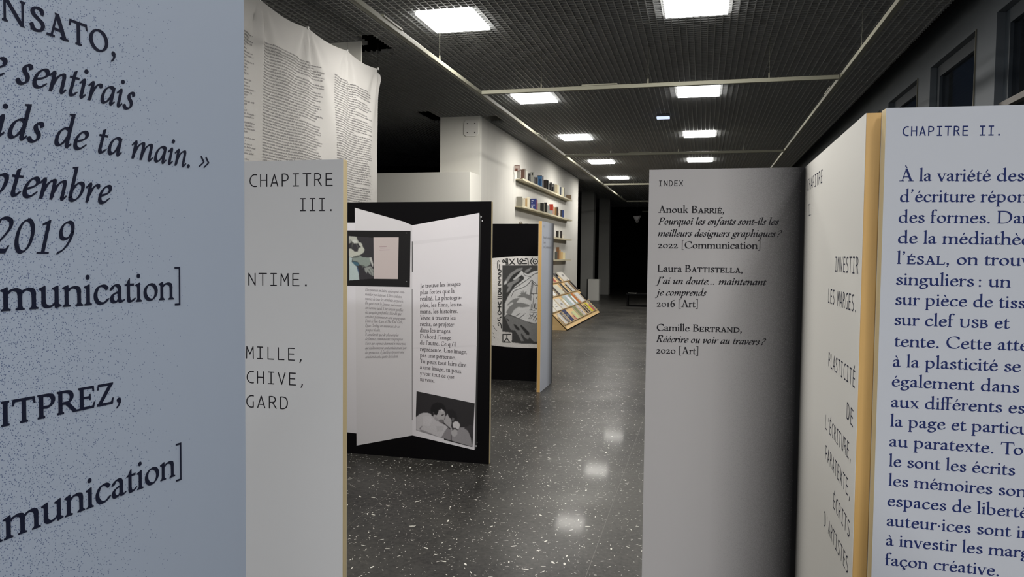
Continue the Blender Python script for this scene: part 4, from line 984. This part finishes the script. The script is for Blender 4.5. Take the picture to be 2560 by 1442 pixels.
def cloth():
    t = thing('text_banner', (-3.8, 5.5, .5), 'large white hanging cloth printed with dense columns of tiny text', 'banner')
    nu, nv = 190, 90; U0_, U1_ = PEGS[0], 8.515; mb = MB(); vs = []
    for i in range(nu+1):
        u = U0_+(U1_-U0_)*i/nu
        for j in range(nv+1):
            tt = (j/nv)**1.25; z = ctop(min(u, 8.449))-(.02+max(0, u-8.449)*.4)*(1 if u > 8.449 else 0)
            v = z+(.42-z)*tt
            vs.append(cpos(u, v))
    fs = [(i*(nv+1)+j, i*(nv+1)+j+1, (i+1)*(nv+1)+j+1, (i+1)*(nv+1)+j) for i in range(nu) for j in range(nv)]
    m, nt, bs = node_mat('white_cloth'); bs.inputs['Base Color'].default_value = lin((226, 224, 221)); bs.inputs['Roughness'].default_value = .85; bs.inputs['Specular IOR Level'].default_value = .1
    tr = nt.nodes.new('ShaderNodeBsdfTranslucent'); tr.inputs[0].default_value = lin((226, 224, 220)); mx = nt.nodes.new('ShaderNodeMixShader'); mx.inputs[0].default_value = .42
    nt.links.new(bs.outputs[0], mx.inputs[1]); nt.links.new(tr.outputs[0], mx.inputs[2]); nt.links.new(mx.outputs[0], nt.nodes['Material Output'].inputs[0])
    o = mb.add(vs, fs).build('cloth', m, t, smooth=True)
    rnd = random.Random(3)
    for c0, c1 in ((4.62, 5.90), (6.015, 7.08), (7.312, 8.275)):
        mb = MB(); z = 3.468
        while z > .55:
            end = c1-rnd.random()**1.6*.16; x = c0
            if rnd.random() < .05: end = c0+(c1-c0)*.55
            while x < end:
                caps = rnd.random() < .16
                for k in range(rnd.choice((2, 3, 4, 5, 6, 7, 8, 9))):
                    w = rnd.uniform(.0045, .0085); h = .0125 if caps or rnd.random() < .22 else .0088; b = -.0035 if not caps and rnd.random() < .1 else 0
                    if x+w > end: break
                    mb.add([cpos(x, z+b, .003), cpos(x+w, z+b, .003), cpos(x+w, z+h, .003), cpos(x, z+h, .003)], [(0, 1, 2, 3)])
                    x += w+.0024
                x += .0085
            z -= .0262
        q = mb.build('text_column', mat('cloth_ink', (122, 120, 121), .8), t); q['kind'] = 'stuff'
    for p in PEGS[3:]:
        MB().box(-3.812, -3.792, p-.008, p+.008, 3.79, 3.818).build('clip', mat('clip_white', (210, 210, 208), .5), t)
        MB().tube([(-3.80, p, 3.815), (-3.80, p, CEIL+.03)], .002, 5).build('cord', m_dark, t)
cloth()

# ================================================================ shelves and books on the wall
m_shelf = wood_material('shelf_wood', (184, 176, 148), (198, 190, 164), (1.2, 30, 30))
SH = [(3.235, 15.72, 22.0), (2.655, 15.70, 22.05), (2.085, 15.70, 22.0), (1.505, 15.70, 21.95)]
SD = .155
for i, (z, a, b) in enumerate(SH):
    nm = ('topmost', 'second highest', 'third', 'lowest')[i]
    t = thing('book_shelf', (WX, a, z-.03), '%s of the four pale wooden book shelves on the white wall' % nm, 'shelf', 'pale wall shelves')
    MB().box(WX, WX+SD, a, b, z-.022, z).build('board', m_shelf, t, bevel=.002)
    MB().box(WX+SD, WX+SD+.010, a, b, z-.026, z+.012).build('front_lip', m_shelf, t)

def book(x0, x1, y0, y1, z, h, c, label, group, page=(214, 210, 196), lean=0, mark=None, name='book'):
    """standing book: spine towards +x, cover towards the viewer (-y)"""
    t = thing(name, ((x0+x1)/2, (y0+y1)/2, z), label, 'book', group)
    m = mat('cover_%03d_%03d_%03d' % c, c, .5); w = .0035
    mb = MB(); mb.box(x0, x1, y0, y0+w, z, z+h); mb.box(x0, x1, y1-w, y1, z, z+h); mb.box(x1-w, x1, y0+w, y1-w, z, z+h)
    mb.build('cover', m, t)
    MB().box(x0+.004, x1-w, y0+w, y1-w, z+.004, z+h-.004).build('page_block', mat('paper_%03d' % page[0], page, .8), t)
    if mark:
        for (u0, u1, v0, v1, mc) in mark:
            MB().box(x0+(x1-x0)*u0, x0+(x1-x0)*u1, y0-.0008, y0, z+h*v0, z+h*v1).build('cover_mark', mat('mark_%03d_%03d_%03d' % mc, mc, .5), t)
    if lean: t.rotation_euler = (0, lean, 0)
    return t
ZS = Zoom(1280, 400, 9.01, (0, 0, 0), (1, 0, 0))
def row(items, z, group):
    prev = 0
    for it in items:
        xl, xr, yt, c, label = it[:5]; mark = it[5] if len(it) > 5 else None
        xf = WX+SD-.012
        Y = onX(1280+xr/9.01, 500, xf).y                  # where the spine's right edge stands along the shelf
        k = 1890*.98/Y
        dep = max(.07, min(SD-.02, (xr-xl)/9.01/k*1.15))
        yb = 645-(z-EYE)*k; top = 400+yt/9.01
        zt = onX(1280+xr/9.01, top, xf).z
        h = max(.12, min(.38, (zt-z)*1.16))
        th = .03 if dep > .09 else .022
        Y = max(Y, prev+th+.004); prev = Y
        book(xf-dep, xf, Y-th*.0, Y+th, z, h, c, label, group, mark=mark); prev = Y+th
R1 = [
    (112, 186, 250, (196, 194, 184), 'white-covered book at the left end of the top shelf, under a small framed picture'),
    (190, 275, 240, (92, 66, 56), 'brown-red book beside the leftmost white book, top shelf'),
    (276, 298, 225, (150, 144, 132), 'thin greyish book, third from the left end of the top shelf'),
    (305, 330, 280, (208, 206, 198), 'thin white book left of a light grey one, top shelf'),
    (332, 352, 285, (176, 174, 170), 'light grey thin book left of the small black pair, top shelf'),
    (356, 386, 372, (28, 27, 28), 'small black booklet, the lower of the black pair, top shelf'),
    (386, 412, 325, (36, 35, 36), 'narrow black book, the taller of the black pair, top shelf'),
    (416, 492, 300, (142, 142, 136), 'grey book with a black spot near its top, top shelf', [(.4, .7, .72, .95, (30, 30, 30))]),
    (496, 508, 400, (40, 40, 42), 'very thin dark book just right of the spotted grey one, top shelf'),
    (520, 574, 412, (64, 62, 64), 'dark grey book left of the bright blue one, top shelf'),
    (580, 668, 378, (64, 118, 170), 'bright blue book in the middle of the top shelf', [(.35, .8, .2, .7, (38, 80, 132)), (0, 1, .93, 1, (24, 40, 66))]),
    (676, 702, 400, (128, 128, 132), 'grey book right of the bright blue one, top shelf'),
    (712, 780, 470, (58, 48, 44), 'dark brown book in front of the black box, top shelf'),
    (786, 812, 482, (26, 26, 28), 'black book under the corner of the box, top shelf'),
    (812, 832, 500, (222, 222, 220), 'glossy white booklet right of the black one, top shelf'),
    (840, 890, 530, (34, 36, 36), 'black book with a white top corner, top shelf', [(0, .4, .85, 1, (210, 210, 206))]),
    (892, 930, 620, (24, 24, 26), 'low black book before the grey one, top shelf'),
    (905, 948, 555, (150, 150, 150), 'mid grey book left of the cream ones, top shelf'),
    (955, 976, 575, (214, 206, 178), 'narrow cream book, first of the pale run, top shelf'),
    (980, 1000, 575, (148, 124, 98), 'tan book between two cream ones, top shelf'),
    (1004, 1048, 585, (222, 216, 190), 'wide cream book, second of the pale run, top shelf'),
    (1052, 1078, 610, (206, 208, 206), 'white book right of the wide cream one, top shelf'),
    (1080, 1106, 632, (66, 74, 90), 'slate blue book near the right of the top shelf'),
    (1110, 1138, 650, (204, 202, 190), 'pale book right of the slate blue one, top shelf'),
    (1142, 1160, 640, (216, 210, 184), 'thin cream book before the dark one, top shelf'),
    (1162, 1176, 660, (60, 60, 52), 'thin dark green-grey book, last upright one of the top shelf')]
row(R1, 3.236, 'books on the topmost shelf')
R2 = [
    (112, 230, 852, (148, 144, 132), 'grey textured folder at the left end of the second shelf'),
    (234, 262, 880, (222, 216, 198), 'leaning cream book right of the textured folder, second shelf'),
    (266, 292, 900, (206, 200, 184), 'pale book right of the leaning cream one, second shelf'),
    (300, 342, 890, (176, 150, 108), 'tan book with a pale neighbour on either side, second shelf'),
    (346, 392, 872, (214, 208, 190), 'tall off-white book left of the dark blue sliver, second shelf'),
    (396, 420, 905, (38, 44, 62), 'dark blue-black narrow book beside the navy one, second shelf'),
    (432, 548, 905, (34, 48, 112), 'navy blue book with white marks, second shelf', [(.15, .5, .78, .88, (190, 194, 210)), (.15, .34, .62, .7, (190, 194, 210)), (.1, .75, .42, .5, (190, 194, 210)), (.15, .42, .22, .32, (190, 194, 210))]),
    (552, 572, 930, (176, 84, 80), 'thin red-edged book right of the navy one, second shelf'),
    (588, 632, 1000, (168, 166, 150), 'pale grey-green book left of the black one, second shelf'),
    (640, 714, 995, (30, 30, 28), 'broad black book in the middle of the second shelf'),
    (718, 740, 1010, (150, 146, 132), 'thin grey book between two black ones, second shelf'),
    (744, 786, 988, (22, 22, 24), 'tall black book right of the thin grey one, second shelf'),
    (792, 818, 1045, (196, 198, 196), 'white booklet left of the red one, second shelf'),
    (822, 846, 1050, (150, 158, 160), 'pale blue-grey booklet touching the red one, second shelf'),
    (850, 926, 1026, (208, 62, 38), 'bright red book on the second shelf', [(0, 1, 0, .42, (184, 190, 196))]),
    (936, 960, 1080, (216, 208, 184), 'cream book right of the red one, second shelf'),
    (966, 1002, 1092, (166, 128, 82), 'ochre book left of a dark brown one, second shelf'),
    (1006, 1044, 1090, (62, 50, 44), 'dark brown book right of the ochre one, second shelf'),
    (1050, 1072, 1130, (220, 214, 206), 'white book with pink spots near the right of the second shelf', [(.3, .7, .3, .5, (190, 110, 104))]),
    (1076, 1092, 1150, (190, 192, 190), 'thin light grey book near the right of the second shelf'),
    (1098, 1122, 1150, (36, 34, 38), 'dark narrow book before the last blue one, second shelf'),
    (1126, 1168, 1155, (36, 56, 104), 'blue book at the right end of the second shelf')]
row(R2, 2.656, 'books on the second shelf')
def row2(items, z, group, ox, oy, k):
    prev = 0
    for xl, xr, yt, c, label in items:
        xf = WX+SD-.012; Y = max(onX(ox+xr/k, 600, xf).y, prev+.03, 15.78); K = 1890*.98/Y
        dep = max(.07, min(SD-.02, (xr-xl)/k/K)); zt = onX(ox+xr/k, oy+yt/k, xf).z
        book(xf-dep, xf, Y, Y+.026, z, max(.12, min(.34, zt-z)), c, label, group); prev = Y+.026
row2([(60, 92, 745, (150, 140, 120), 'pale book tip showing over the black comic board'), (160, 190, 765, (40, 38, 36), 'dark book tip showing over the comic board, right of the wire loop'),
      (370, 400, 716, (66, 36, 30), 'dark red-brown book showing just above the end-on white board'),
      (528, 558, 850, (30, 28, 28), 'black book right of the end-on board, third shelf'), (560, 576, 850, (220, 220, 214), 'white book between two black ones, third shelf'), (578, 600, 852, (40, 34, 32), 'second black book on the visible end of the third shelf'),
      (606, 618, 905, (214, 210, 200), 'thin white book at the right end of the third shelf')], 2.086, 'books on the third shelf', 1280, 400, 4.807)
row2([(528, 546, 1100, (86, 88, 84), 'grey book next to the end-on board, lowest shelf'), (544, 566, 1046, (132, 92, 58), 'tall brown book on the lowest shelf'), (568, 586, 1078, (188, 150, 104), 'light brown book right of the tall brown one, lowest shelf'),
      (588, 612, 1100, (206, 178, 130), 'sand-coloured book on the lowest shelf'), (616, 640, 1112, (222, 210, 172), 'pale cream folder at the right end of the lowest shelf')], 1.506, 'books on the lowest shelf', 1280, 400, 4.807)
# small framed picture on top of the first book, black box, flat book, twin posts, wire loop
p0 = onX(1280+150/9.01, 400+180/9.01, WX+.06)
def frame_thing():
    Y = onX(1280+186/9.01, 420, WX+SD-.012).y+.004; z = 3.236+max(.11, min(.36, onX(1280+186/9.01, 400+250/9.01, WX+SD-.012).z-3.236))
    t = thing('picture_frame', (WX+.09, Y, z), 'small framed picture standing on the leftmost book of the top shelf', 'picture')
    x0, x1, h = WX+.015, WX+.125, .13
    mb = MB(); mb.box(x0, x1, Y, Y+.012, z, z+.012); mb.box(x0, x1, Y, Y+.012, z+h-.012, z+h); mb.box(x0, x0+.012, Y, Y+.012, z+.012, z+h-.012); mb.box(x1-.012, x1, Y, Y+.012, z+.012, z+h-.012)
    mb.build('frame', mat('frame_brown', (104, 58, 40), .5), t)
    MB().box(x0+.012, x1-.012, Y+.003, Y+.008, z+.012, z+h-.012).build('picture', mat('picture_pink', (232, 214, 206), .5), t)
    MB().box(x0+.02, x0+.07, Y+.0015, Y+.003, z+.012, z+.06).build('figure', mat('picture_brown', (130, 74, 56), .5), t)
frame_thing()
def box_thing():
    Y = onX(1280+830/9.01, 420, WX+SD-.012).y
    prevs = [o for o in bpy.data.objects if o.get('group') == 'books on the topmost shelf']
    t = thing('storage_box', (WX+.07, Y+.3, 3.236), 'black box standing above the books right of the bright blue one', 'box')
    Y2 = max(o.location.y for o in prevs if o['label'].startswith('dark brown book in front'))+.05
    MB().box(WX+.002, WX+.085, Y2, Y2+.05, 3.236, 3.236+.30).build('body', mat('box_black', (26, 26, 28), .5), t, bevel=.004)
    MB().box(WX+.001, WX+.087, Y2-.001, Y2+.051, 3.236+.30, 3.236+.325).build('lid', mat('box_grey', (70, 70, 74), .5), t, bevel=.004)
Yt = onX(1423.5, 492, WX+SD-.012).y
t = thing('wooden_block', (WX+.08, 21.7, 3.236), 'brown wooden bookend at the right end of the top shelf', 'bookend')
MB().box(WX+.002, WX+SD-.014, 21.90, 21.99, 3.236, 3.236+.155).build('block', mat('block_brown', (142, 122, 98), .6), t, bevel=.003)
MB().box(WX+.002, WX+SD-.014, 21.3, 21.90, 3.236, 3.240).build('foot', mat('block_brown', (142, 122, 98), .6), t)
t = thing('wire_loop', (WX+.07, 16.9, 2.086), 'thin wire object rising above the black comic board', 'wire')
pts = [on(1280+x/9.01, 400+y/9.01, (WX+.07, 0, 0), (1, 0, 0)) for x, y in ((175, 1440), (178, 1400), (205, 1388), (228, 1400), (236, 1442))]
pts = [pts[0]-Vector((0, 0, max(0, pts[0].z-2.09)))]+pts+[pts[-1]-Vector((0, 0, max(0, pts[-1].z-2.09)))]
MB().tube(pts, .008, 6).build('wire', mat('wire_dark', (54, 48, 44), .4), t)

# ================================================================ slanted book display
def display():
    x0, z0, x1, z1 = -2.785, .03, -3.80, 1.045; ya, yb = 16.05, 21.33
    D = Vector((x1-x0, 0, z1-z0)); Ln = D.length; D.normalize(); Nn = Vector((-D.z, 0, D.x)); Nn = -Nn if Nn.x < 0 else Nn
    lit = wood_material('display_wood', (206, 172, 118), (220, 188, 134), (1.2, 30, 30))
    t = thing('book_display', (x0, ya, 0), 'long slanted wooden book display with ledges leaning against the white wall', 'display stand')
    o = Vector((x0, ya, z0))
    MB().obox(o, (0, yb-ya, 0), D*Ln, -Nn*.022).build('slanted_board', lit, t, bevel=.002)
    for y in (ya+.02, (ya+yb)/2, yb-.06):
        MB().slab([(x0-.03, y, 0), (x1, y, 0), (x1, y, z1-.06), ], (0, .022, 0)).build('side_bracket', lit, t)
    led = [.115, .478, .865, 1.245]; ms = wood_material('ledge_wood', (168, 148, 112), (182, 162, 126), (1.2, 30, 30))
    for s in led:
        MB().obox(o+D*(s-.018), (0, yb-ya, 0), D*.014, Nn*.034).build('ledge', ms, t, bevel=.001)
    rows = {
     0: [(200, .24, .20, (176, 140, 92), 'small tan booklet at the near end of the lowest ledge'), (262, .34, .26, (216, 212, 200), 'white magazine, nearest large one on the lowest ledge'), (318, .15, .30, (196, 196, 194), 'pale strip of paper beside the patterned dark one, lowest ledge'), (365, .14, .30, (52, 52, 66), 'dark patterned narrow book on the lowest ledge'),
         (452, .30, .36, (38, 46, 88), 'large navy magazine on the lowest ledge'), (498, .07, .12, (190, 66, 60), 'small red booklet by the navy magazine, lowest ledge'), (560, .28, .22, (208, 214, 160), 'pale yellow-green booklet, lowest ledge'), (632, .26, .33, (140, 144, 104), 'olive green magazine on the lowest ledge'),
         (684, .22, .33, (202, 196, 196), 'whitish printed magazine right of the olive one'), (738, .12, .32, (46, 36, 34), 'narrow black book right of the whitish magazine, lowest ledge'), (775, .10, .26, (40, 40, 42), 'black and white booklet left of the yellow one, lowest ledge'), (828, .22, .30, (218, 206, 54), 'bright yellow magazine on the lowest ledge'),
         (862, .16, .22, (206, 92, 84), 'red booklet at the far end of the lowest ledge'), (884, .15, .34, (140, 146, 128), 'grey-green magazine, last on the lowest ledge')],
     1: [(90, .40, .30, (214, 212, 206), 'white magazine nearest on the second ledge from the bottom'), (200, .46, .31, (222, 220, 212), 'broad white magazine with a sketch, second ledge from the bottom'), (300, .40, .30, (216, 214, 208), 'white drawing booklet left of the cream one, second ledge from the bottom'), (362, .20, .26, (222, 214, 186), 'cream booklet left of the glossy one'),
         (425, .30, .33, (176, 192, 192), 'pale grey-green magazine behind the glossy one'), (472, .26, .33, (206, 214, 226), 'glossy blue-white magazine on the slanted display'), (530, .22, .33, (124, 146, 132), 'green-grey book right of the glossy magazine'), (575, .22, .36, (190, 112, 58), 'orange book on the second ledge from the bottom'),
         (660, .44, .32, (222, 220, 218), 'large white magazine right of the orange book'), (712, .22, .26, (26, 24, 26), 'black book at the far end of the second ledge from the bottom')],
     2: [(95, .30, .24, (222, 222, 220), 'white booklet nearest on the third ledge from the bottom'), (160, .18, .30, (72, 60, 58), 'dark brown booklet on the third ledge from the bottom'), (250, .56, .30, (210, 208, 190), 'wide pale yellowish magazine, third ledge from the bottom'), (290, .14, .12, (130, 116, 104), 'small brown booklet between pale magazine and dark one'),
         (340, .20, .33, (62, 62, 62), 'dark grey narrow book, third ledge from the bottom'), (408, .10, .27, (38, 38, 36), 'thin black booklet left of the white printed one'), (455, .30, .32, (208, 206, 200), 'white printed magazine, third ledge from the bottom'), (486, .10, .30, (130, 104, 84), 'thin brown book left of the far black one'), (528, .20, .35, (40, 34, 38), 'black book at the far end of the third ledge')],
     3: [(90, .2, .18, (178, 84, 74), 'red and white booklet nearest on the top ledge'), (190, .22, .30, (30, 28, 28), 'black magazine on the top ledge'), (345, .66, .34, (222, 219, 212), 'large white magazine with a small print at the far end of the top ledge')]}
    for r, items in rows.items():
        s = led[r]; prev = ya
        for zx, wd, hh, c, label in items:
            pz = o+D*s+Nn*.02
            # where along the ledge this book's far lower corner stands
            X_ = pz.x; Y = onX(1380+zx/8.008, 760, X_).y
            Y = min(Y, yb-.02); y0 = max(Y-wd*1.3, prev+.012)
            if Y-y0 < .07: Y = y0+.08
            if Y > yb: continue
            prev = Y
            q = Vector((o.x, y0, o.z))+D*(s+.001)+Nn*.001
            b = thing('display_book', q, label, 'book', 'books lying on the slanted display')
            m = mat('cover_%03d_%03d_%03d' % c, c, .35); L = min(hh, .335)
            MB().obox(q, (0, Y-y0, 0), D*L, Nn*.004).build('back_cover', m, b)
            MB().obox(q+Nn*.004+Vector((0, .003, 0)), (0, Y-y0-.006, 0), D*(L-.004), Nn*.020).build('page_block', mat('paper_214', (214, 210, 196), .8), b)
            MB().obox(q+Nn*.024, (0, Y-y0, 0), D*L, Nn*.004).build('front_cover', m, b)
            def mk(a0, a1, b0, b1, mc): MB().obox(q+Nn*.0282+Vector((0, (Y-y0)*a0, 0))+D*(L*b0), (0, (Y-y0)*(a1-a0), 0), D*(L*(b1-b0)), Nn*.0006).build('cover_mark', mat('mark_%03d_%03d_%03d' % mc, mc, .5), b)
            if 'sketch' in label: mk(.3, .8, .3, .36, (90, 88, 88)); mk(.4, .7, .5, .54, (110, 108, 108))
            if 'drawing' in label: mk(.3, .7, .35, .5, (130, 128, 130))
            if 'small print' in label: mk(.45, .75, .45, .68, (130, 128, 128)); mk(.6, .7, .08, .14, (60, 50, 50))
            if 'patterned' in label:
                for k in range(7): mk(.15, .85, .08+k*.12, .13+k*.12, (180, 178, 186))
            if 'navy' in label: mk(.15, .6, .35, .6, (88, 96, 96))
            if 'bright yellow' in label: mk(0, .3, .5, .9, (40, 40, 36))
            if 'glossy' in label and 'behind' not in label: mk(.3, .95, .1, .8, (236, 238, 244))
            if 'white printed' in label or 'whitish' in label: mk(.2, .8, .3, .36, (120, 116, 116)); mk(.2, .8, .6, .64, (120, 116, 116))
display()

# ================================================================ pedestal, bench, hanging speaker
t = thing('pedestal', (-3.85, 27.8, 0), 'pale grey box pedestal standing in the dark before the far column', 'pedestal')
MB().box(-4.06, -3.655, 27.6, 28.0, 0, .775).build('body', mat('pedestal_grey', (196, 195, 190), .7), t, bevel=.004)
MB().box(-4.12, -4.061, 27.72, 28.0, 0, .775).build('dark_side', mat('pedestal_dark', (46, 46, 46), .7), t, bevel=.003)  # left side of the pedestal, made as a darker slab
t = thing('bench', (-1.7, 24.8, 0), 'low black bench on a metal frame in the dark far end', 'bench')
MB().box(-2.37, -1.05, 24.6, 25.1, .38, .43).build('seat', m_black, t, bevel=.006)
for x in (-2.35, -1.10):
    MB().box(x, x+.03, 24.62, 24.65, 0, .38).build('leg', m_black, t); MB().box(x, x+.03, 25.05, 25.08, 0, .38).build('leg', m_black, t)
MB().box(-2.32, -1.10, 24.62, 24.65, .0, .03).build('floor_bar', m_black, t); MB().box(-2.32, -1.10, 25.05, 25.08, .0, .03).build('floor_bar', m_black, t)
o = MB().obox((-2.32, 24.68, .431), (.27, .0, 0), (0, .20, 0), (0, 0, .004)).build('leaflet', mat('leaflet_white', (236, 234, 226), .4)); tag(o, 'pale leaflet lying on the left end of the bench', 'leaflet')
t = thing('hanging_speaker', (-2.02, 24.0, 2.70), 'small dark wedge-shaped speaker hanging in the dark far end', 'speaker')
MB().slab([(-2.14, 24.0, 2.88), (-1.90, 24.0, 2.90), (-1.99, 24.0, 2.68), (-2.04, 24.0, 2.68)], (0, .12, 0)).build('body', mat('speaker_grey', (22, 22, 22), .9), t, bevel=.005)
MB().tube([(-2.02, 24.06, 2.89), (-2.02, 24.06, CEIL)], .003, 6).build('rod', m_black, t)
MB().slab([(-2.10, 23.996, 2.86), (-1.94, 23.996, 2.875), (-2.0, 23.996, 2.74), (-2.03, 23.996, 2.74)], (0, .004, 0)).build('grille', m_dark, t)
# tidy the helper property
for o in bpy.data.objects:
    if '_base' in o: del o['_base']
